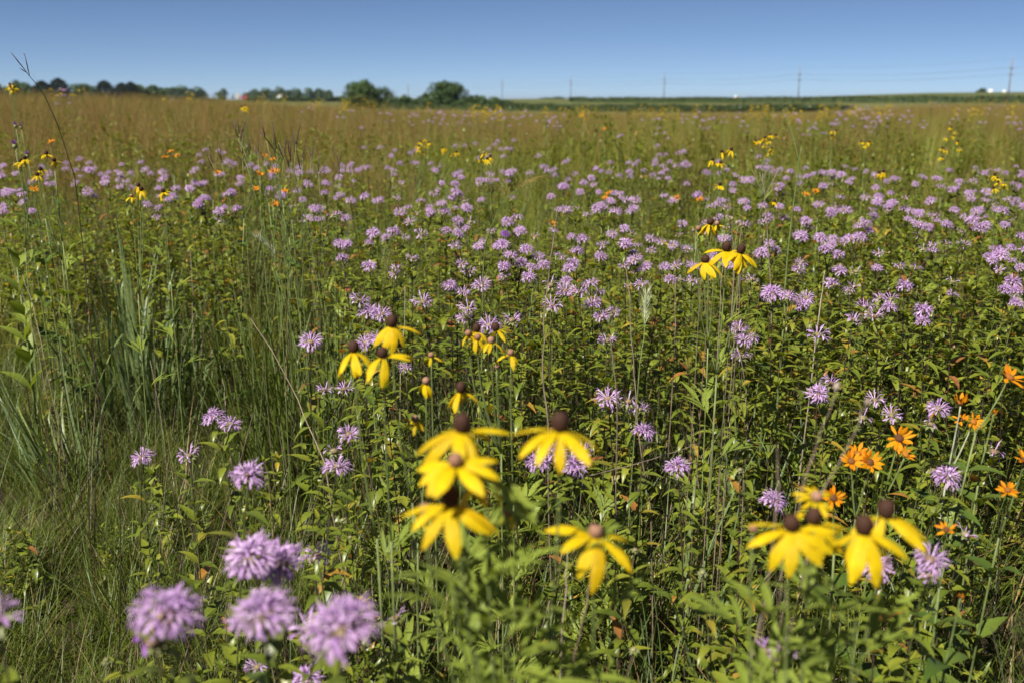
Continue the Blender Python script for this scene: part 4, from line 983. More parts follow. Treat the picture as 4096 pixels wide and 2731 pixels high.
coneflower([(cp(6, 1210, 1090, 1.55), 'b', 'down', [(-55, 'down', 1.00), (-20, 'down', 0.95), (4, 'down', 1.00), (28, 'down', 1.00), (58, 'half', 0.95), (86, 'flat', 1.00)], 1.05, (.08, -.05, 1))], 'yellow coneflower with tall brown cone, topmost of the three large-coned ones', group=MF, seed=20, nleaf=4)
coneflower([(cp(6, 890, 1308, 1.52), 'b', 'down', [(-60, 'down', 1.00), (-32, 'half', 1.05), (-5, 'down', 1.10), (22, 'down', 1.00), (58, 'half', 1.00), (85, 'down', 1.00)], 1.05, (-.05, 0, 1))], 'yellow coneflower with brown cone, leftmost of the three large-coned ones', group=MF, seed=21, nleaf=4)
coneflower([(cp(6, 1135, 1352, 1.5), 'm', 'down', [(-42, 'half', 1.15), (28, 'down', 1.15), (84, 'flat', 0.95), (110, 'flat', 0.90)], 1.1, (0, -.05, 1))], 'yellow coneflower with four long petals, lowest of the three large-coned ones', group=MF, seed=22, nleaf=4)
coneflower([(cp(6, 1870, 1165, 1.95), 'g', 'down', 7, .95, None), (cp(6, 1940, 1130, 1.98), 'b', 'half', 8, .95, None), (cp(6, 1945, 1196, 1.92), 'g', 'down', 8, .95, None), (cp(6, 2110, 1120, 1.96), 'b', 'down', 7, .95, None), (cp(6, 2065, 1228, 1.9), 'g', 'half', 8, 1.0, None), (cp(6, 2110, 1440, 1.9), 'u', 'limp', 0, .8, None)],
           'coneflower plant with a tight cluster of five drooping yellow heads', group=MF, seed=23, nleaf=8, branch=.2)
coneflower([(cp(6, 2230, 1330, 1.9), 'g', 'half', 6, .95, (0, -.2, 1))], 'small grey-coned coneflower right of the tight cluster of five', group=MF, seed=24, nleaf=4)
coneflower([(cp(6, 1550, 1345, 1.9), 'u', 'half', 4, 1.05, (0, -.2, 1))], 'coneflower with only a few thin petals left of the tight cluster', group=MF, seed=25, nleaf=3)
coneflower([(cp('B', 1505, 290, 1.75), 'g', 'limp', 6, 1.0, None)], 'narrow coneflower with hanging petals below the tight cluster', group=MF, seed=26, nleaf=4)
coneflower([(cp('B', 1805, 365, 1.6), 'b', 'down', 9, 1.0, (0, -.1, 1))], 'brown-coned coneflower with curled petals above the foreground stack', group=MF, seed=27, nleaf=4)
coneflower([(cp('B', 1410, 612, 1.6), 'g', 'down', 6, .9, (.1, -.1, 1))], 'small coneflower with thin petals and feathery leaves left of the foreground stack', group=MF, seed=28, nleaf=8, zl=(.5, .97))
coneflower([(cp(7, 1935, 440, 2.15), 'b', 'half', [(-92, 'flat', 1.10), (-52, 'half', 1.05), (-14, 'half', 1.10), (18, 'half', 1.10), (52, 'half', 1.10), (86, 'flat', 1.00), (160, 'flat', 0.90)], 1.15, (-.05, -.25, 1)), (cp(7, 2050, 462, 2.13), 'b', 'down', [(-60, 'half', 1.00), (-18, 'down', 1.20), (8, 'down', 1.10), (46, 'half', 1.10), (70, 'half', 1.10), (110, 'half', 0.90)], 1.1, (.2, -.1, 1)), (cp(7, 1755, 540, 2.15), 'm', 'down', [(-72, 'half', 0.90), (-38, 'down', 1.00), (-8, 'down', 1.10), (24, 'down', 1.00), (55, 'half', 1.05), (88, 'half', 1.00)], 1.1, (0, -.1, 1))], 'sharp coneflower plant with three dark-eyed yellow heads right of centre', group=MF, seed=29, nleaf=6, zl=(.6, .9), branch=.25)
coneflower([(cp(7, 1795, 215, 2.6), 'm', 'down', 7, 1.1, None), (cp(7, 1855, 220, 2.6), 'g', 'down', 6, .9, None), (cp(7, 1690, 265, 2.6), 'g', 'half', 0, 1.0, None)], 'coneflower plant with small heads above the dark-eyed trio', group=MF, seed=30, nleaf=5)
def far_cone(z, pts, d, label, seed, group='coneflowers out in the drift'):
    rng = random.Random(seed)
    coneflower([(cp(z, x, y, d * rng.uniform(.985, 1.015)), rng.choice('bbmg'), rng.choice(['half', 'down', 'half']), rng.randint(8, 11), .82, None) for x, y in pts], label, group=group, seed=seed, nleaf=5, zl=(.4, .85))
far_cone(1, [(215, 940), (175, 965)], 3.7, 'yellow coneflower with spread petals nearest the left edge', 40)
far_cone(1, [(400, 900)], 3.7, 'tall single coneflower second from the left edge', 41)
far_cone(1, [(350, 1035), (325, 1080), (465, 960)], 3.7, 'coneflower with curled half-dry heads below the tall single one at left', 42)
far_cone(1, [(1210, 1210), (1185, 1175), (1125, 1262)], 3.3, 'three-headed coneflower standing out of the left lavender drift', 43)
far_cone(1, [(1400, 1222)], 3.6, 'small thin coneflower right of the three-headed one in the left drift', 44)
far_cone(2, [(2000, 890), (1975, 940), (2030, 940), (2055, 925)], 4.6, 'bright coneflower trio in the upper middle', 45)
far_cone(2, [(1500, 770), (1460, 795), (1535, 800), (1510, 830), (1445, 830)], 7, 'far coneflower with a spray of small yellow heads, upper left of middle', 46)
far_cone(2, [(1445, 860), (1475, 885)], 7, 'two small yellow heads below the far spray', 47)
far_cone(2, [(1650, 845), (1665, 860)], 7, 'small yellow pair right of the far spray', 48)
far_cone(2, [(1730, 905), (1765, 885)], 6, 'lemon yellow pair left of the upper middle trio', 49)
far_cone(3, [(1815, 950), (1885, 975)], 4.1, 'spidery coneflower beside a bud, upper right of centre', 50)
far_cone(3, [(1975, 865), (1900, 880)], 4.2, 'spidery coneflower above and right of its neighbour in the upper right', 51)
far_cone(3, [(1880, 1165)], 4.0, 'single thin-petalled coneflower above the right lavender drift', 52)
far_cone(4, [(45, 785), (85, 780), (125, 760), (150, 785), (175, 735), (220, 740)], 5.8, 'row of six yellow heads in the far yellow cluster', 53)
far_cone(4, [(170, 870), (185, 850), (120, 828)], 5.8, 'three yellow heads under the far yellow cluster', 54)
far_cone(4, [(205, 1305)], 4.2, 'single lemon yellow head left of the tall pale reed', 55)
far_cone(4, [(705, 745), (700, 700), (735, 700)], 7.5, 'small far yellow heads above the right drift', 56)
far_cone(4, [(950, 795), (985, 820), (1020, 795)], 6.5, 'arched trio of small yellow heads, far right of centre', 57)
far_cone(4, [(1640, 850), (1680, 862), (1640, 922)], 6, 'three yellow heads lower in the far right row', 58)
far_cone(4, [(1790, 852), (1775, 790), (1670, 755)], 6.5, 'stacked yellow heads in the far right row', 59)
far_cone(4, [(1740, 742), (1750, 705), (1715, 670)], 8, 'topmost yellow heads of the far right row', 60)
far_cone(4, [(1105, 1060), (1140, 1050), (1130, 1068)], 5, 'yellow coneflower alone in the right lavender drift', 61)
far_cone(4, [(2090, 1078), (2110, 1105)], 4.8, 'upper yellow heads of the cluster by the right edge', 62)
far_cone(4, [(2120, 1140), (2165, 1150), (2085, 1192), (2170, 1175)], 4.7, 'lower yellow heads of the cluster by the right edge', 63)
far_cone(1, [(105, 300), (90, 325), (120, 330), (110, 350), (85, 305)], 6.0, 'very tall yellow coneflower rising over the horizon at the left', 64)
far_cone(1, [(2095, 485), (2105, 505), (2085, 515), (2110, 525), (2070, 495)], 7.5, 'tall green-stalked yellow coneflower above the bluestem clump', 65)
far_cone(1, [(680, 345), (520, 370), (490, 380)], 14, 'far small yellow heads against the left tree line', 66)
far_cone(1, [(625, 378), (600, 382), (640, 385)], 16, 'far yellow heads under the tallest conifer', 67)
far_cone(1, [(1410, 410), (1405, 420)], 16, 'far yellow pair under the distant grove', 68)

# ---- orange ox-eyes
def oxh(z, x, y, d, face=(0, -.6, 1), cup=False, s=1.0): return (cp(z, x, y, d), face, cup, s * .86)
OG = 'orange ox-eyes'
oxeye([oxh('D', 1275, 755, 1.95, (-.05, -.75, .8), s=1.15), oxh('D', 1330, 895, 1.93, (.3, -.6, .8), s=.85)], 'orange ox-eye with large open head and dark centre, topmost of its group', OG, 1, 8, lean=(-.08, .0), leafL=.11)
oxeye([oxh('D', 920, 890, 1.98, (.1, -.6, .9), s=.95), oxh('D', 865, 950, 1.92, (-.1, -.7, .8), s=.95), oxh('D', 1025, 960, 1.9, (.25, -.8, .7), s=1.0)], 'orange ox-eye with three crowded heads, left in its group', OG, 2, 8, lean=(-.02, .02), leafL=.11)
oxeye([oxh('D', 715, 1265, 1.7, (-.1, -.9, .6), s=.85)], 'orange ox-eye head just behind the lower right coneflowers', OG, 3, 6, lean=(.04, .05), leafL=.10)
oxeye([oxh('D', 1805, 455, 2.05, (0, .1, 1), True, 1.0), oxh('D', 1910, 615, 2.05, (.15, -.8, .7), s=.85), oxh('D', 1800, 595, 2.06, (-.3, -.5, .8), s=.7)], 'ox-eye on a cream coloured stem with one cupped head seen from behind', OG, 4, 8, lean=(-.07, -.05), pale=True, leafL=.12)
oxeye([oxh('D', 2215, 235, 2.0, (.28, -.45, .9), s=1.25)], 'golden ox-eye seen edge-on by the right edge', OG, 5, 8, lean=(-.14, .0), leafL=.12)
oxeye([oxh('D', 2205, 1195, 1.75, (-.3, -.7, .8), s=.75), oxh('D', 2350, 945, 1.8, (.2, -.5, .9), s=.9)], 'ox-eye with a small orange head on an arched stalk at the right edge', OG, 6, 8, lean=(-.05, .03), leafL=.11)
oxeye([oxh('H', 1680, 185, 1.6, (-.35, -.4, .9), s=.7)], 'small fading ox-eye low beside the cream stem', OG, 7, 4, lean=(.02, .05))
oxeye([oxh('D', 2085, 535, 2.0, (0, -.5, 1), True, .35)], 'tiny yellow-green ox-eye bud near the right edge', OG, 8, 4)
oxeye([oxh('H', 1800, 760, 1.45, (0, -.4, 1), True, .3)], 'leafy ox-eye stalk with big dark leaves at the lower right', OG, 9, 10, lean=(-.03, .0), leafL=.13, zl=(.35, 1.0))
FARO = [(1, 440, 790, 4.2, 'golden ox-eye highest at the left edge'), (1, 290, 1190, 4.0, 'orange ox-eye low in the left drift'), (1, 1465, 872, 5.2, 'topmost ox-eye of the small orange trio'), (1, 1415, 922, 5.1, 'left ox-eye of the small orange trio'),
    (1, 1520, 908, 5.1, 'right ox-eye of the small orange trio'), (1, 1860, 1055, 4.6, 'orange ox-eye sitting on a lavender head left of the bluestem'), (2, 130, 908, 5.0, 'small orange ox-eye topmost among the bluestem stalks'), (2, 195, 945, 4.8, 'open ox-eye with dark eye among the bluestem stalks'),
    (2, 80, 1065, 4.3, 'wide golden ox-eye among the bluestem stalks'), (2, 195, 1040, 4.4, 'left of two touching ox-eyes behind the bluestem'), (2, 232, 1050, 4.4, 'right of two touching ox-eyes behind the bluestem'), (2, 50, 1190, 4.0, 'upright ox-eye low at the left of the bluestem'),
    (2, 300, 1212, 4.2, 'ox-eye half hidden among the bluestem stalks'), (2, 215, 1325, 3.7, 'lowest ox-eye among the bluestem stalks'), (3, 930, 1228, 4.6, 'upper ox-eye of the orange pair in the middle'), (3, 900, 1272, 4.5, 'lower ox-eye of the orange pair in the middle'),
    (3, 1515, 1270, 4.4, 'ox-eye seen from the side on a pale stalk right of middle'), (3, 1710, 1285, 4.3, 'golden ox-eye in front of a lavender head right of middle'), (7, 445, 205, 3.8, 'bright orange ox-eye touching the tip of the bare stalk'), (4, 560, 1213, 4.5, 'tilted orange ox-eye right of the pale reed'),
    (4, 480, 1242, 4.5, 'flat orange ox-eye right of the pale reed'), (3, 700, 565, 9, 'far orange ox-eye in the middle of the meadow'), (3, 890, 680, 8, 'far orange ox-eye with a green stalk, mid meadow')]
for i, (z, x, y, d, l) in enumerate(FARO):
    oxeye([oxh(z, x, y, d, (R.gauss(0, .25), R.gauss(-.5, .2), 1), s=.72)], l, 'ox-eyes out in the drift', 30 + i, 4)

# ---- purple thistles by the left edge
def thistle(z, x, y, d, label, s=1.0, dark=True):
    rng = random.Random(int(x)); p = cp(z, x, y, d)
    root = Vector((p.x + .04, p.y + .03, gz(p.x, p.y)))
    o = thing('purple_thistle', root, label, 'flowering plant', 'thistles by the left edge')
    e = p - root; P = qpath((0, 0, -.02), e, (e.x * .2, e.y * .2, e.z * .6), 8)
    mb = MB(); mb.add(T_tube(P, [.003 - .0012 * i / 8 for i in range(9)], 5), v=.2); mb.build('stem', ['greenstem'], o)
    b = MB(); b.add(T_lathe([(.003, -.012), (.009, -.008), (.010, -.002), (.008, .004), (.006, .006)], 10, .2), v=.3)
    hd = b.build('flower_head', ['bract'], o, zframe((0, -.2, 1), 0, e, s))
    q = MB()
    for k in range(60):
        a = rng.uniform(0, 6.28); el = rng.uniform(.75, 1.5)
        q.add(T_ribbon([(0, 0, 0), (0, .010, 0), (0, .019, .001)], [.0012, .0016, .0008]), frame((math.cos(a) * math.cos(el), math.sin(a) * math.cos(el), math.sin(el)), loc=(0, 0, .003)), v=rng.random())
    q.build('floret_brush', ['thistle'], hd)
    for k in range(6):
        j = 2 + k % 5; a = k * 2.4
        obj('leaf', rng.choice(ME_OX), o, frame((math.cos(a), math.sin(a), .3), loc=P[j], s=.09))
thistle(1, 125, 820, 4.0, 'deep purple thistle knob on a straight stalk at the left edge')
thistle(1, 180, 660, 4.6, 'small dark purple thistle high at the left edge', .7)
thistle(1, 132, 650, 4.6, 'pale thistle beside the small dark one at the left edge', .8)
thistle(1, 232, 905, 4.0, 'purple thistle behind the leftmost coneflower', .8)

# ------------------------------------------------------------------ grass clumps and stalks
o = grass_clump('bluestem_clump', 'tall bluestem clump with dark three-fingered seed heads left of centre', 1210, 1700, 3.7, 210, .95, .24, ME_GREEN, 71, hvar=.45)
root = o.location.copy()
TIPS = [(1935, 610), (2000, 690), (1975, 760), (1870, 900), (1930, 855), (2050, 620), (2155, 745), (2230, 775), (2280, 680), (2310, 600)]
HEADP = [(zp(1, 2000, 700)), (zp(1, 1995, 655)), (zp(1, 1870, 905)), (zp(1, 1930, 860)), (zp(1, 2050, 625)), (zp(1, 2155, 755)), (zp(1, 2060, 800)), (zp(1, 2120, 900)), (zp(2, 150, 680)), (zp(2, 20, 760)), (zp(2, 205, 800)), (zp(2, 260, 860)), (zp(2, 340, 850)), (zp(2, 370, 800)), (zp(2, 430, 860)),
         (zp(2, 415, 770)), (zp(2, 480, 870)), (zp(2, 500, 850)), (zp(2, 570, 920)), (zp(2, 530, 830)), (zp(2, 745, 990)), (zp(2, 755, 900)), (zp(2, 100, 900)), (zp(2, 300, 920))]
for i, (px, py) in enumerate(HEADP):
    tip = at(px + R.uniform(-25, 25), py + R.uniform(10, 60), 3.55 + .3 * R.random())
    b = root + Vector((R.uniform(-.2, .2), R.uniform(-.15, .15), 0)); b.z = gz(b.x, b.y)
    pts = qpath(b, tip, Vector((b.x * .6 + tip.x * .4 + R.uniform(-.05, .05), (b.y + tip.y) / 2, b.z + (tip.z - b.z) * .6)), 10)
    culm(o, root, pts, .0022, 100 + i, True, 'greenstem', R.choice([1, 2, 3]), R.uniform(.8, 1.15))
grass_clump('gamagrass_clump', 'clump of broad blue-green blades with bent tips at the left', 560, 1790, 4.3, 80, .98, .20, ME_BLUE, 72, hvar=.5)
grass_clump('gamagrass_clump', 'right half of the broad blue-green grass, thick upright blades', 720, 1760, 4.25, 60, .80, .14, ME_BLUE, 73, hvar=.45)
grass_clump('gamagrass_clump', 'blue-green grass clump leaning left, low at the left edge', 300, 2020, 3.65, 46, .72, .14, ME_BLUE, 74, lean=(-.35, 0), hvar=.4)
o = grass_clump('reed', 'pair of tall broad pale-green blades standing above the blue-green clump', 520, 1560, 4.25, 3, .9, .02, ME_BLUE[:3], 75)
rt = o.location.copy()
for i, (x, y, bx, by) in enumerate([(985, 110, 1130, 1380), (1095, 500, 1120, 1380), (1035, 300, 1120, 1380)]):
    a = at(*zp('A', bx, by - 1283), 4.25); a.z = gz(a.x, a.y); e = at(0 + x * SC, 800 + y * SC, 4.2)
    L = (e - a).length
    mb = MB(); P = [v - rt for v in qpath(a, e, (a + e) / 2 + Vector((.02, 0, .05)), 10)]
    V = []; 
    for k, p in enumerate(P):
        w = .011 * (1 - (k / 10) ** 3) + .001
        V += [tuple(p + Vector((-w, .004, 0))), tuple(p), tuple(p + Vector((w, .004, 0)))]
    F = []
    for k in range(10):
        for j in range(2): q = k * 3 + j; F.append([q, q + 1, q + 4, q + 3])
    mb.add((np.array(V), F), v=.35); mb.build('blade', ['blue'], o)
# meadow grass clumps at right
for i, (x, y, d, n, h, l) in enumerate([(3520, 1500, 2.9, 40, .75, 'green grass tuft with arching blades right of the bergamot trio'), (3850, 1650, 2.6, 60, .55, 'fine dark grass sweeping left under the right edge flowers'), (1950, 1700, 3.0, 26, .8, 'narrow grass tuft behind the lone blurred coneflower'),
        (2780, 1700, 2.2, 14, .75, 'few broad arching blades in the right middle'), (3020, 1450, 3.0, 40, .7, 'blue-green grass tuft left of the orange ox-eye group'), (2100, 930, 3.6, 16, 1.0, 'grass tuft with a dark arching blade in the central drift'), (1480, 1250, 3.2, 50, .75, 'thin grass tuft right of the bluestem clump'), (900, 1500, 4.6, 50, .8, 'thin grass tuft between the blue-green clump and the bluestem')]):
    grass_clump('grass_tuft', l, x, y + 250, d, n, h, .10, ME_BLUE[:6] if i in (3, 4) else ME_GREEN, 80 + i, group='single grass tufts')

def stalk(name, label, pix, d0, d1, r, mat='dry', head=None, group='dry stalks', v=.3, twigs=(), leaf=None, ground=True):
    """a stalk through photo points at distances d0 (top) to d1 (bottom); carried down to the ground"""
    n = len(pix); P = [at(x, y, d0 + (d1 - d0) * i / (n - 1)) for i, (x, y) in enumerate(pix)]
    if ground:
        dv = (P[-1] - P[-2]).normalized(); e = P[-1].copy(); zg = gz(e.x, e.y)
        k = min(.25, (e.z - zg) * .3)
        e2 = Vector((e.x + dv.x * k, e.y + max(0, dv.y) * k, 0)); e2.z = gz(e2.x, e2.y) - .02
        P.append((e + e2) / 2); P.append(e2)
    root = P[-1].copy(); o = thing(name, root, label, 'dry stalk' if mat == 'dry' else 'grass stalk', group)
    Q = [p - root for p in P[::-1]]
    S = []
    for i in range(len(Q) - 1):
        for t in (0, .34, .67): S.append(Q[i].lerp(Q[i + 1], t) + Vector((R.gauss(0, .0012), R.gauss(0, .0012), 0)))
    S.append(Q[-1])
    mb = MB(); mb.add(T_tube(S, [r * (1.15 - .65 * i / (len(S) - 1)) for i in range(len(S))], 5), v=v); st = mb.build('stalk', [mat], o)
    top = Q[-1]; dv = (Q[-1] - Q[-2]).normalized()
    for (f, a, l) in twigs:
        p = S[int(f * (len(S) - 1))]; d_ = Vector((math.cos(a) * .55, math.sin(a) * .3, .85))
        t = MB(); t.add(T_tube([p, p + d_ * l * .5 + Vector((0, 0, -.004)), p + d_ * l], [r * .45, r * .35, r * .2], 4), v=v); t.build('twig', [mat], o)
    if head == 'foot': obj('seedhead', ME_TF[1], st, zframe(dv, .5, top, .85))
    if head == 'knob':
        b = MB(); b.add(T_lathe([(.002, -.003), (.0055, 0), (.006, .005), (.004, .010), (.001, .013)], 9, .25), zframe(dv, 0, top, .7), v=.78); b.build('seedhead', ['dry'], st)
    if head == 'spike':
        b = MB(); rng = random.Random(int(pix[0][0]))
        for k in range(70):
            f = k / 70; p = top + dv * (f - .2) * .10 + Vector((0, 0, -.03 * f * f))
            a = rng.uniform(0, 6.28); d_ = dv + Vector((math.cos(a) * .5, math.sin(a) * .5, 0))
            b.add(T_ribbon([(0, 0, 0), (0, .010, .001), (0, .034, .003)], [.0022, .0018, .0005]), frame(d_, loc=p), v=rng.random())
        b.build('seedhead', ['rye'], st)
    if head == 'panicle':
        b = MB(); rng = random.Random(int(pix[0][0]))
        for k in range(16):
            p = S[-1 - k // 4].copy(); a = rng.uniform(0, 6.28); l = rng.uniform(.06, .12)
            d_ = Vector((math.cos(a), math.sin(a) * .6, .5)).normalized(); e = p + d_ * l + Vector((0, 0, -.02))
            br = qpath(p, e, p + d_ * l * .6 + Vector((0, 0, .02)), 4); b.add(T_tube(br, [.0006] * 5, 3, False), v=.4)
            for q in range(10):
                c_ = br[1 + q % 4] + Vector((rng.gauss(0, .006), rng.gauss(0, .006), rng.gauss(0, .006)))
                b.add(T_ribbon([(0, 0, 0), (0, .002, 0), (0, .0042, 0)], [.0008, .0022, .0006]), frame((rng.gauss(0, 1), rng.gauss(0, 1), .6), loc=c_), v=rng.random())
        b.build('seedhead', ['tan'], st)
    if leaf:
        for (f, a, l, me) in leaf:
            p = S[int(f * (len(S) - 1))]
            obj('blade', me, st, Matrix.Translation(p) @ Matrix.Rotation(a, 4, 'Z') @ Matrix.Rotation(-.4, 4, 'X') @ Matrix.Scale(l, 4))
    return o
def Z(z, *pts): return [zp(z, x, y) for x, y in pts]
stalk('bluestem_stalk', 'single tall dark grass stalk with forked tip against the sky at left', Z(1, (215, 175), (320, 300), (400, 430), (500, 650), (570, 880), (640, 1100), (660, 1260)), 3.2, 3.4, .0018, 'seed', 'foot', None, v=.1, leaf=[(.82, 2.2, .12, ME_GREEN[1]), (.6, 1.0, .25, ME_GREEN[0])])
stalk('dry_stalk', 'tall bare grey stalk standing upright in the centre', Z(7, (490, 78), (450, 400), (395, 800), (370, 1200), (365, 1490)) + [(2190, 1690)], 2.35, 2.2, .0020)
stalk('dry_stalk', 'thin brown stalk right of the tall bare grey one', Z(7, (1070, 560), (1100, 700), (1120, 1100), (1145, 1490)) + [zp('C', 1180, 700), zp('C', 1290, 1370)], 2.5, 2.2, .0020, v=.7)
stalk('dry_stalk', 'long dry stalk leaning right across the left middle', [(1000, 1272), (1089, 1400), (1190, 1600), (1260, 1760), (1299, 1854)], 2.5, 2.15, .0019, v=.72)
stalk('dry_stalk', 'dead branching stalk with fine twigs left of the pale reed', Z(4, (110, 1060), (125, 1250)) + [(3062, 830), (3080, 1100), (3088, 1270)], 3.2, 3.2, .0022, twigs=[(.85, 2.4, .10), (.88, .6, .09), (.93, 2.0, .06), (.95, 1.0, .06), (.8, .3, .07)], v=.1)
stalk('pale_reed', 'tall pale green reed rising over the right lavender drift', Z(4, (440, 830), (410, 1050), (370, 1330)) + Z(8, (330, 400), (300, 800), (290, 940)), 2.9, 2.9, .0036, 'greenstem', None, None, v=.45, leaf=[(.80, -1.4, .16, ME_BLUE[3]), (.72, 1.9, .12, ME_BLUE[1]), (.93, .3, .20, ME_BLUE[0]), (.55, 2.1, .14, ME_BLUE[3])])
stalk('dry_stalk', 'short straight dry stalk among the right bergamots', [(3298, 1085), (3285, 1200), (3266, 1327)], 2.8, 2.75, .0024)
stalk('dry_stalk', 'blurred grey stalk with a pale knob left of the orange ox-eye group', Z('D', (735, 330), (640, 620), (540, 900), (450, 1170)), 1.25, 1.2, .0011, head='knob', v=.7)
stalk('dry_stalk', 'blurred grey stalk with a knob touching the orange ox-eye group', Z('D', (1000, 455), (900, 700), (760, 980), (600, 1240)), 1.2, 1.1, .0011, head='knob', v=.7)
stalk('dry_stalk', 'blurred upright grey stalk at the left of the orange ox-eye group', Z('D', (235, 790), (238, 1000), (235, 1250)), 1.2, 1.15, .0011, v=.7)
stalk('dry_stalk', 'thin brown runner stalk slanting under the lone blurred coneflower', Z('C', (1720, 790), (1400, 900), (1100, 990), (700, 1085)), 2.3, 2.05, .0016, v=.75)
for i, (x, y, x2) in enumerate([(1985, 170, 2000), (2025, 205, 1995), (2058, 225, 2040), (1915, 250, 1900), (1760, 300, 1790), (1655, 270, 1720), (2230, 330, 2060)]):
    stalk('dry_stalk', ['grey seed knob highest behind the dark-eyed trio', 'second grey seed knob behind the dark-eyed trio', 'third grey seed knob behind the dark-eyed trio', 'low grey seed knob over the dark-eyed trio', 'large grey seed knob above the left flower of the trio', 'bent thin seed knob left of the dark-eyed trio', 'slanting seed knob right of the dark-eyed trio'][i],
          Z(7, (x, y), ((x + x2) / 2, y + 200), (x2, 640), (x2 - 20, 1000)), 2.4, 2.3, .0010, head='knob', group='old seed heads', v=.78)
stalk('wild_rye', 'pale drooping rye spike left of the bluestem clump', Z(6, (190, 440), (235, 500), (270, 700), (275, 1000)), 2.9, 2.9, .0014, 'greenstem', 'spike', 'rye spikes')
stalk('wild_rye', 'dark green bristly rye spike among the central bergamots', Z(7, (1240, 1000), (1230, 1200), (1200, 1400)), 2.3, 2.25, .0016, 'greenstem', 'spike', 'rye spikes')
stalk('switchgrass_stalk', 'arching switchgrass stalk with airy green seed spray over the central drift', Z(2, (2290, 1190), (2200, 1260), (2150, 1330)) + Z(6, (2060, 240), (2010, 420), (1990, 660)), 2.9, 3.0, .0024, 'greenstem', 'panicle', None, leaf=[(.7, -1.2, .30, ME_BLUE[3]), (.6, 2.0, .25, ME_BLUE[1])])
for i, (x, y, x2, y2, d) in enumerate([(600, 1440, 660, 1800, 3.8), (40, 1020, 150, 1400, 3.6), (90, 1100, 160, 1350, 3.7), (820, 1150, 800, 1450, 4.2), (760, 1000, 770, 1350, 4.4), (880, 1460, 900, 1640, 3.6), (1620, 1150, 1600, 1450, 3.0), (2960, 1420, 2990, 1700, 2.4), (2700, 1100, 2690, 1500, 2.5), (2440, 1350, 2470, 1700, 2.3), (3100, 2200, 3010, 2600, 1.2), (3130, 2230, 3080, 2650, 1.2), (2370, 2250, 2300, 2600, 1.4), (2270, 2200, 2250, 2500, 1.6)]):
    stalk('dry_stalk', 'thin dry stem ' + where(x, y), [(x, y), ((x + x2) / 2 + 6, (y + y2) / 2), (x2, y2)], d, d * .97, .0018, group='thin dry stems', v=R.choice([.1, .3, .6, .78]))
# milkweed
mw = at(60, 1010, 4.0); rt = Vector((mw.x, mw.y, gz(mw.x, mw.y)))
o = thing('milkweed', rt, 'milkweed with broad pale green oval leaves at the left edge', 'plant')
mb = MB(); mb.add(T_tube([(0, 0, -.02), (.01, 0, .45), (.0, 0, .92)], [.006, .005, .003], 6), v=.3); mb.build('stem', ['greenstem'], o)
MWL = [mesh_of(leaf_tpl(a, b, .46, 9, .2, .5), 'leaf', ['leaf_lime'], v=.1) for a, b in ((45, 10), (30, -10), (55, 30))]
for k in range(12):
    a = (k // 2) * 1.57 + (k % 2) * math.pi; z = .35 + .10 * (k // 2)
    obj('leaf', MWL[k % 3], o, frame((math.cos(a), math.sin(a), .4), loc=(0, 0, z), s=.15 - .008 * (k // 2)))
# ------------------------------------------------------------------ the uncountable rest: grass, leafy undergrowth, far bloom
def proto(tpls_name, mb, mats, smooth=True):
    me = mb.mesh(tpls_name, mats, smooth)
    return me
pr = random.Random(77)
def mk_fine(n, hmin, hmax, w, spread, mat, vlo=0, vhi=1, bend=(20, 85), nseg=4):
    mb = MB()
    for i in range(n):
        L = pr.uniform(hmin, hmax); a = pr.uniform(0, 6.28); r = spread * math.sqrt(pr.random()); b = pr.uniform(0, 6.28)
        a0 = pr.uniform(60, 90); t = blade_tpl(L, w * pr.uniform(.7, 1.3), a0, a0 - pr.uniform(*bend), nseg, pr.uniform(-.1, .1) * L, 0)
        mb.add(t, Matrix.Translation((math.cos(a) * r, math.sin(a) * r, -.01)) @ Matrix.Rotation(b, 4, 'Z'), v=pr.uniform(vlo, vhi))
    return mb.mesh('grass_tuft', [mat])
def mk_ripe(n, h, v0=0.0):
    mb = MB()
    for i in range(n):
        L = h * pr.uniform(.65, 1.05); a = pr.uniform(0, 6.28); r = .10 * math.sqrt(pr.random()); b = pr.uniform(0, 6.28)
        a0 = pr.uniform(80, 90); a1 = a0 - pr.uniform(4, 22)
        m = Matrix.Translation((math.cos(a) * r, math.sin(a) * r, -.01)) @ Matrix.Rotation(b, 4, 'Z')
        v = (v0 + pr.gauss(0, .09)) % 1
        P = arc(L, 4, a0, a1)
        mb.add(T_ribbon(P, [.0035, .003, .0028, .0024, .0016], 0), m, v=v)
        for k in range(16):
            f = pr.uniform(.70, 1.0); j = min(3, int(f * 4)); q = Vector(P[j]).lerp(Vector(P[j + 1]), f * 4 - j)
            s = (1.05 - f) * .10 + .012
            q += Vector((pr.gauss(0, s * .5), pr.gauss(0, s * .5), pr.gauss(0, .01)))
            mb.add(T_ribbon([(0, 0, 0), (0, .007, 0), (0, .015, 0)], [.001, .0042, .001]), m @ frame((pr.gauss(0, .5), pr.gauss(0, .5), 1), loc=q), v=(v + pr.uniform(-.15, .15)) % 1)
    for i in range(n):
        L = h * pr.uniform(.35, .7); a0 = pr.uniform(70, 90)
        mb.add(blade_tpl(L, .005, a0, a0 - pr.uniform(10, 70), 4, 0, 0), Matrix.Rotation(pr.uniform(0, 6.28), 4, 'Z') @ Matrix.Translation((0, .05, -.01)), v=(v0 + pr.gauss(-.05, .12)) % 1)
    return mb.mesh('ripe_grass_tuft', ['tan'])
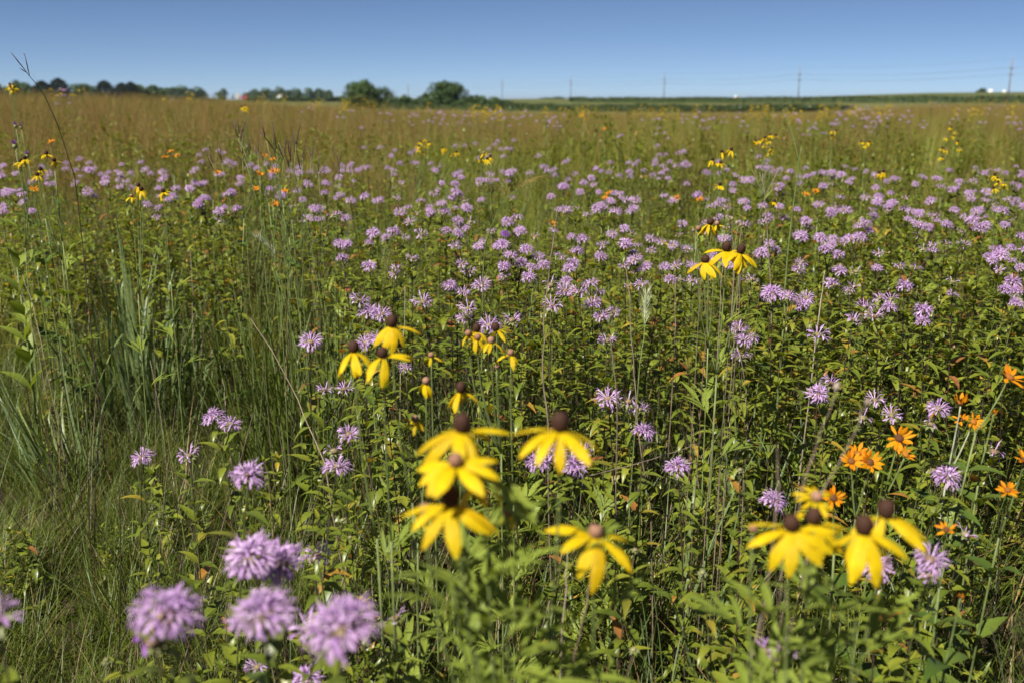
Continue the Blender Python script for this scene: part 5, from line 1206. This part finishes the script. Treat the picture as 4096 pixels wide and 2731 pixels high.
def mk_shoot(h, stems, step, L0, seed, top=True):
    rng = random.Random(seed); mb = MB()
    for s in range(stems):
        a = rng.uniform(0, 6.28); r = .06 * rng.random(); b = Vector((math.cos(a) * r, math.sin(a) * r, -.01))
        hh = h * rng.uniform(.75, 1.05); e = b + Vector((rng.gauss(0, .06) * h, rng.gauss(0, .06) * h, hh))
        P = qpath(b, e, (b + e) / 2 + Vector((rng.gauss(0, .03), rng.gauss(0, .03), 0)), 6)
        mb.add(T_tube(P, [.0028 - .0017 * i / 6 for i in range(7)], 3, False), v=rng.random(), m=1)
        z = .22; k = 0; ph = rng.uniform(0, 6)
        while z < 1.0:
            j = min(5, int(z * 6)); p = P[j].lerp(P[j + 1], z * 6 - j)
            L = L0 * (1.15 - .55 * z) * rng.uniform(.75, 1.15)
            for sg in (0, math.pi):
                if rng.random() < .1: continue
                q = ph + k * 1.57 + sg + rng.gauss(0, .3)
                mb.add(rng.choice(BL_F), frame((math.cos(q), math.sin(q), rng.uniform(-.1, .5)), loc=p, s=L), v=rng.random(), m=0)
                if rng.random() < .5 and z > .35:
                    for w in (-.7, .7): mb.add(rng.choice(BL_F), frame((math.cos(q + w), math.sin(q + w), .6), loc=p + Vector((math.cos(q) * .012, math.sin(q) * .012, .02)), s=L * .45), v=rng.random(), m=0)
            z += step / hh * rng.uniform(.8, 1.2); k += 1
        for w in range(4):
            q = ph + w * 1.57; mb.add(rng.choice(BL_F), frame((math.cos(q), math.sin(q), 1.0), loc=P[-1], s=L0 * .42), v=rng.random(), m=0)
    return mb.mesh('leafy_shoot', ['leaf', 'stem'])
def mk_feather(seed, h, n):
    rng = random.Random(seed); mb = MB()
    mb.add(T_tube([(0, 0, -.01), (rng.gauss(0, .03), rng.gauss(0, .03), h)], [.0026, .0014], 3, False), v=.3, m=1)
    for k in range(n):
        a = k * 2.4 + rng.uniform(-.4, .4); mb.add(rng.choice(PIN), frame((math.cos(a), math.sin(a), rng.uniform(0, .7)), loc=(0, 0, h * (.12 + .85 * k / n)), s=rng.uniform(.12, .20)), v=rng.random(), m=0)
    return mb.mesh('feathery_shoot', ['leaf_lime', 'greenstem'])
WIL = [leaf_tpl(a, b, .17, 6, .25, .4) for a, b in ((35, -10), (15, -40), (50, 20), (5, -60))]
def mk_willowy(seed, h, stems):
    rng = random.Random(seed); mb = MB()
    for s in range(stems):
        b = Vector((rng.gauss(0, .04), rng.gauss(0, .04), -.01)); e = b + Vector((rng.gauss(0, .07), rng.gauss(0, .07), h * rng.uniform(.75, 1.05)))
        P = qpath(b, e, (b + e) / 2, 5); mb.add(T_tube(P, [.0026, .0024, .0022, .0018, .0014, .001], 3, False), v=rng.random(), m=1)
        for k in range(30):
            f = .15 + .85 * k / 30; j = min(4, int(f * 5)); a = k * 2.4 + rng.uniform(-.3, .3)
            mb.add(rng.choice(WIL), frame((math.cos(a), math.sin(a), .35), loc=P[j].lerp(P[j + 1], f * 5 - j), s=.105 * (1.2 - .6 * f) * rng.uniform(.8, 1.2)), v=rng.random(), m=0)
    return mb.mesh('narrow_leaved_shoot', ['leaf', 'greenstem'])
def mk_dead(seed):
    rng = random.Random(seed); mb = MB()
    for s in range(5):
        a = rng.uniform(0, 6.28); b = Vector((math.cos(a) * .06, math.sin(a) * .06, -.01)); h = rng.uniform(.35, .8)
        e = b + Vector((rng.gauss(0, .16), rng.gauss(0, .16), h))
        mb.add(T_tube(qpath(b, e, (b + e) / 2 + Vector((rng.gauss(0, .02), rng.gauss(0, .02), 0)), 4), [.0018, .0016, .0014, .0012, .0008], 3, False), v=rng.random(), m=rng.choice([0, 1, 1]))
    return mb.mesh('dead_stems', ['dry', 'stem'])
def mk_bloom(seed, h, nh):
    rng = random.Random(seed); mb = MB(); s = mk_shoot(h * .9, 3, .075, .075, seed)
    for k in range(nh):
        a = rng.uniform(0, 6.28); r = rng.uniform(.02, .14); p = Vector((math.cos(a) * r, math.sin(a) * r, h * rng.uniform(.86, 1.06)))
        lay = HEADS['full'][k % 3][1]
        for (m, i, v) in lay[::2]: mb.add(FLO[i], Matrix.Translation(p) @ m @ Matrix.Scale(.76, 4), v=v)
        mb.add(T_tube([p, (p.x * .4, p.y * .4, h * .6)], [.0012, .0016], 3, False), v=.2, m=1)
    return mb.mesh('bloom', ['petal_l', 'stem']), s
def mk_yellow(seed, h, nh):
    rng = random.Random(seed); mb = MB()
    for k in range(nh):
        a = rng.uniform(0, 6.28); r = rng.uniform(.02, .16); p = Vector((math.cos(a) * r, math.sin(a) * r, h * rng.uniform(.82, 1.08)))
        for q in range(8):
            t = petal_tpl(.036, .013, 0, -60, 0)
            mb.add((t[0], t[1]), Matrix.Translation(p) @ Matrix.Rotation(q * .785 + rng.gauss(0, .1), 4, 'Z') @ Matrix.Translation((0, .004, 0)), v=rng.random(), m=0)
        mb.add(cone_tpl(.008, .018), Matrix.Translation(p), v=.2, m=1)
        mb.add(T_tube([p, (p.x * .5, p.y * .5, h * .55), (0, 0, 0)], [.0015, .002, .003], 3, False), v=.2, m=2)
    for k in range(10):
        a = rng.uniform(0, 6.28); mb.add(rng.choice(PIN), frame((math.cos(a), math.sin(a), .3), loc=(0, 0, h * rng.uniform(.15, .7)), s=.15), v=rng.random(), m=3)
    return mb.mesh('yellow_bloom', ['petal_y', 'cone_b', 'greenstem', 'leaf_lime'])

def scatter(name, label, cat, meshes, pts):
    """one stuff object: copies of a few small tufts at the given points (x, y, z, tiltx, tilty, rotz, scale, index)"""
    col = bpy.data.collections.new(name + '_kinds')
    for i, me in enumerate(meshes):
        col.objects.link(bpy.data.objects.new('%s_kind_%s' % (name, 'abcdefghijklmnop'[i]), me))
    me = bpy.data.meshes.new(name)
    A = np.array(pts, dtype=np.float32)
    me.from_pydata(A[:, :3].tolist(), [], [])
    r = me.attributes.new('rot', 'FLOAT_VECTOR', 'POINT'); r.data.foreach_set('vector', A[:, 3:6].ravel())
    s = me.attributes.new('scl', 'FLOAT', 'POINT'); s.data.foreach_set('value', A[:, 6])
    x = me.attributes.new('idx', 'INT', 'POINT'); x.data.foreach_set('value', A[:, 7].astype(np.int32))
    o = obj(name, me)
    ng = bpy.data.node_groups.new(name, 'GeometryNodeTree')
    ng.interface.new_socket('Geometry', in_out='INPUT', socket_type='NodeSocketGeometry')
    ng.interface.new_socket('Geometry', in_out='OUTPUT', socket_type='NodeSocketGeometry')
    N = ng.nodes.new; L = ng.links.new
    gi, go = N('NodeGroupInput'), N('NodeGroupOutput')
    ci = N('GeometryNodeCollectionInfo'); ci.inputs[0].default_value = col
    ci.inputs['Separate Children'].default_value = True; ci.inputs['Reset Children'].default_value = True
    ip = N('GeometryNodeInstanceOnPoints'); ip.inputs['Pick Instance'].default_value = True
    def na(nm, ty):
        n = N('GeometryNodeInputNamedAttribute'); n.data_type = ty; n.inputs['Name'].default_value = nm; return n.outputs['Attribute']
    er = N('FunctionNodeEulerToRotation')
    L(gi.outputs[0], ip.inputs['Points']); L(ci.outputs[0], ip.inputs['Instance'])
    L(na('idx', 'INT'), ip.inputs['Instance Index']); L(na('rot', 'FLOAT_VECTOR'), er.inputs[0]); L(er.outputs[0], ip.inputs['Rotation']); L(na('scl', 'FLOAT'), ip.inputs['Scale'])
    L(ip.outputs[0], go.inputs[0])
    md = o.modifiers.new('scatter', 'NODES'); md.node_group = ng
    tag(o, label, cat, kind='stuff')
    return o
def vnoise(x, y, s, seed=0):
    """smooth value noise 0..1"""
    x, y = x / s, y / s; xi, yi = math.floor(x), math.floor(y)
    def h(a, b):
        n = math.sin(a * 127.1 + b * 311.7 + seed * 74.7) * 43758.5453; return n - math.floor(n)
    fx, fy = x - xi, y - yi; fx = fx * fx * (3 - 2 * fx); fy = fy * fy * (3 - 2 * fy)
    return (h(xi, yi) * (1 - fx) + h(xi + 1, yi) * fx) * (1 - fy) + (h(xi, yi + 1) * (1 - fx) + h(xi + 1, yi + 1) * fx) * fy
sr = random.Random(99)
def spots(y0, y1, dens, um=.72, pad=.9):
    """random points over the strip of meadow between distances y0 and y1"""
    A = (um * (y1 * y1 - y0 * y0)) + 2 * pad * (y1 - y0)
    for i in range(int(A * dens)):
        while True:
            y = sr.uniform(y0, y1)
            if sr.random() < (um * y + pad) / (um * y1 + pad): break
        x = sr.uniform(-1, 1) * (um * y + pad)
        yield x, y, x / max(y, .5)
def P_(x, y, s, k, tilt=.12): return (x, y, gz(x, y), sr.gauss(0, tilt), sr.gauss(0, tilt), sr.uniform(0, 6.28), s, k)
def leftzone(u, y): return (1.0 if u < -.22 + .05 * math.sin(y * 3) else 0.0)

# fine low grass: nearly the whole floor, thickest in the open patch at the left
fine_m = [mk_fine(60, .14, .34, .0024, .11, 'fine') for i in range(4)] + [mk_fine(34, .30, .55, .0034, .09, 'grass', bend=(15, 60)) for i in range(4)] + [mk_fine(24, .12, .30, .0026, .08, 'dry', bend=(20, 90)) for i in range(2)]
pts = []
for x, y, u in spots(-1.2, 6.8, 60):
    lz = leftzone(u, y)
    if not lz and sr.random() < .3: continue
    if lz:
        k = sr.choice([0, 1, 2, 3, 0, 1, 2, 3, 4, 5, 0, 1, 2, 3, 8]); pts.append(P_(x, y, sr.uniform(.8, 1.25), k)); 
        if sr.random() < .9: pts.append(P_(x + sr.gauss(0, .06), y + sr.gauss(0, .06), sr.uniform(.7, 1.1), sr.randrange(4)))
    else: pts.append(P_(x, y, sr.uniform(.8, 1.3), sr.choice([0, 1, 4, 5, 6, 7, 4, 5, 8, 9])))
for x, y, u in spots(6.8, 14, 16): pts.append(P_(x, y, sr.uniform(1.1, 1.7), sr.choice([4, 5, 6, 7])))
scatter('meadow_grass', 'fine green meadow grass covering the ground between the flowers', 'grass', fine_m, pts)

# leafy stems without flowers
sh_m = [mk_shoot(.62, 2, .06, .096, 1), mk_shoot(.70, 2, .065, .100, 2), mk_shoot(.50, 2, .055, .092, 3), mk_shoot(.78, 2, .06, .096, 4), mk_shoot(.34, 3, .05, .078, 5), mk_shoot(.26, 3, .045, .070, 6), mk_feather(1, .42, 9), mk_feather(2, .55, 11), mk_willowy(3, .62, 2), mk_willowy(4, .5, 2), mk_shoot(.58, 1, .07, .120, 7), mk_shoot(.66, 1, .075, .112, 8)]
pts = []
for x, y, u in spots(-1.2, 2.0, 22):
    if math.hypot(x, y) < .55: continue
    pts.append(P_(x, y, sr.uniform(.7, 1.0), sr.choice([4, 5, 2])))
for x, y, u in spots(2.0, 7.5, 38):
    lz = leftzone(u, y)
    if lz and y < 5.6:
        if sr.random() < .20 and not (3.2 < y < 4.5 and -.42 < u < -.27): pts.append(P_(x, y, sr.uniform(.7, 1.0), sr.choice([4, 5, 4, 2])))
        continue
    f = smooth(2.0, 4.2, y)
    if u < -.05 and y < 3.4 and sr.random() < .55: continue
    # an open grassy bay in the middle distance
    if vnoise(x, y, 1.3, 3) < .34 and y > 3: continue
    if y > 4.6 and abs(u - .05) < .2 and sr.random() < .75: continue
    if math.hypot((u + .215), (y - 3.75) * .12) < .07: continue
    k = sr.choice([0, 1, 2, 3, 0, 1, 3, 7, 8, 9, 10, 11, 10, 11] if f > .5 else [0, 2, 4, 2, 5, 6, 7, 9, 10, 10])
    pts.append(P_(x, y, (.72 + .38 * f) * sr.uniform(.8, 1.12), k))
for x, y, u in spots(7.5, 16, 9):
    if vnoise(x, y, 2.2, 5) < .5: continue
    pts.append(P_(x, y, sr.uniform(1.05, 1.4), sr.choice([0, 1, 3])))
for x, y, u in spots(12, 38, .55, .62, 1.5):
    if vnoise(x, y, 4.0, 33) > .4: pts.append(P_(x, y, sr.uniform(1.3, 1.75), sr.choice([0, 1, 3, 8])))
scatter('leafy_undergrowth', 'mass of flowerless leafy bergamot stems between the blooms', 'undergrowth', sh_m, pts)

# old stems
pts = [P_(x, y, sr.uniform(.8, 1.2), sr.randrange(3), .18) for x, y, u in spots(1.2, 8, 5)]
scatter('dead_stems', 'scattered thin dead stems standing in the undergrowth', 'dead stems', [mk_dead(i) for i in range(3)], pts)

# ripe prairie grass of the middle and far meadow
ripe_m = [mk_ripe(20, 1.0, i * .27) for i in range(4)] + [mk_fine(30, .5, .95, .0062, .10, 'lush', 0, .5, (8, 40), 5) for i in range(3)]
pts = []
for x, y, u in spots(5.0, 9.5, 20):
    g = vnoise(x, y, 1.6, 8)
    if g < .30: continue
    pts.append(P_(x, y, sr.uniform(.65, .95) * (.82 + .18 * smooth(5, 9, y)), sr.choice([4, 5, 6, 4, 5, 6, 4, 0, 1] if abs(u - .06) > .2 else [4, 5, 6]), .1))
for x, y, u in spots(9.5, 46, 10, .62, 1.5):
    g = vnoise(x, y * .6, 2.5, 9) * .6 + vnoise(x, y, .9, 4) * .4
    k = sr.choice([2, 3, 3, 1, 2] if sr.random() < .75 - 1.3 * u else [0, 1, 0]) if sr.random() < .06 + .9 * smooth(.36, .56, g + .10 * (u < -.1) - .08 * (u > .2)) else 4 + sr.randrange(3)
    pts.append(P_(x, y, sr.uniform(.62, 1.18), k, .15))
for x, y, u in spots(9, 40, .8, .62, 1.5):
    if vnoise(x, y, 3.0, 21) > .45: pts.append(P_(x, y, sr.uniform(1.05, 1.35), 4 + sr.randrange(3), .16))
for x, y, u in spots(5.5, 9.5, 14, .3, .5):
    if abs(u - .05) < .2: pts.append(P_(x, y, sr.uniform(.6, .85), 4 + sr.randrange(3), .14))
for x, y, u in spots(46, 130, 1.3, .6, 2):
    if 180 > y > 100 and abs(u) < .3 and sr.random() < .4: continue
    pts.append(P_(x, y, sr.uniform(1.0, 1.25), sr.choice([0, 1, 2, 3, 4]), .1))
scatter('prairie_grass', 'tan and green ripe prairie grass filling the middle and far meadow', 'grass', ripe_m, pts)

# bloom too far off to tell plants apart
bl = [mk_bloom(i, 1.12, [2, 4, 5][i]) for i in range(3)]
pts = []
for x, y, u in spots(8.5, 24, 1.9, .62, 1):
    band = smooth(11.5, 13.5, y) * (1 - smooth(19, 23, y)) * smooth(-.22, -.08, u)
    if sr.random() > .02 + .40 * band * (.35 + .65 * smooth(.35, .6, vnoise(x, y, 1.8, 12))): continue
    k = sr.randrange(3); p = P_(x, y, sr.uniform(.92, 1.12), k, .05)
    pts.append(p); pts.append(p[:7] + (k + 3,))
for heads, near, cx, cy, d, i in REST:
    q = heads[0][0]; k = 0 if len(heads) < 3 else 1; p = P_(q.x, q.y, max(.6, (q.z - gz(q.x, q.y)) / 1.12), k, .03); pts.append(p); pts.append(p[:7] + (k + 3,))
for x, y, u in spots(24, 70, .25, .6, 1):
    if u < .3 or sr.random() > .2: continue
    k = sr.randrange(3); p = P_(x, y, sr.uniform(1.0, 1.2), k, .05); pts.append(p)
scatter('distant_bergamot', 'lavender haze of far bergamot bloom across the meadow', 'flowers', [b[0] for b in bl] + [b[1] for b in bl], pts)
pts = []
for x, y, u in spots(20, 40, .50, .62, 1):
    w = smooth(21, 27, y) * interp(u, [-.6, -.3, -.2, -.1, .25, .36, .6], [.08, .1, .35, 1, 1, .55, .3]) * (.15 + 1.1 * smooth(.35, .65, vnoise(x, y, 2.2, 15)))
    if sr.random() > w: continue
    pts.append(P_(x, y, sr.uniform(.78, .95), sr.randrange(3), .05))
for x, y, u in spots(42, 90, .05, .6, 1):
    if u > .3: pts.append(P_(x, y, sr.uniform(1.0, 1.2), sr.randrange(3), .05))
scatter('distant_coneflowers', 'far yellow coneflower bloom in a band along the meadow crest', 'flowers', [mk_yellow(i, 1.28, 7 + 2 * i) for i in range(3)], pts)

def build_haze(dens):
    m = bpy.data.materials.new('haze'); m.use_nodes = True; nt = m.node_tree
    nt.nodes.remove(nt.nodes['Principled BSDF'])
    v = nt.nodes.new('ShaderNodeVolumePrincipled'); v.inputs['Color'].default_value = (.75, .85, 1, 1); v.inputs['Density'].default_value = dens
    v.inputs['Anisotropy'].default_value = .2
    nt.links.new(v.outputs[0], nt.nodes['Material Output'].inputs['Volume'])
    mb = MB(); mb.add(T_box(-13500, 13500, -13500, 13500, -3, 32)); me = mb.mesh('haze', []); me.materials.append(m)
    tag(obj('haze', me), 'thin blue summer haze over the fields', 'haze', kind='stuff')
build_haze(.00008)
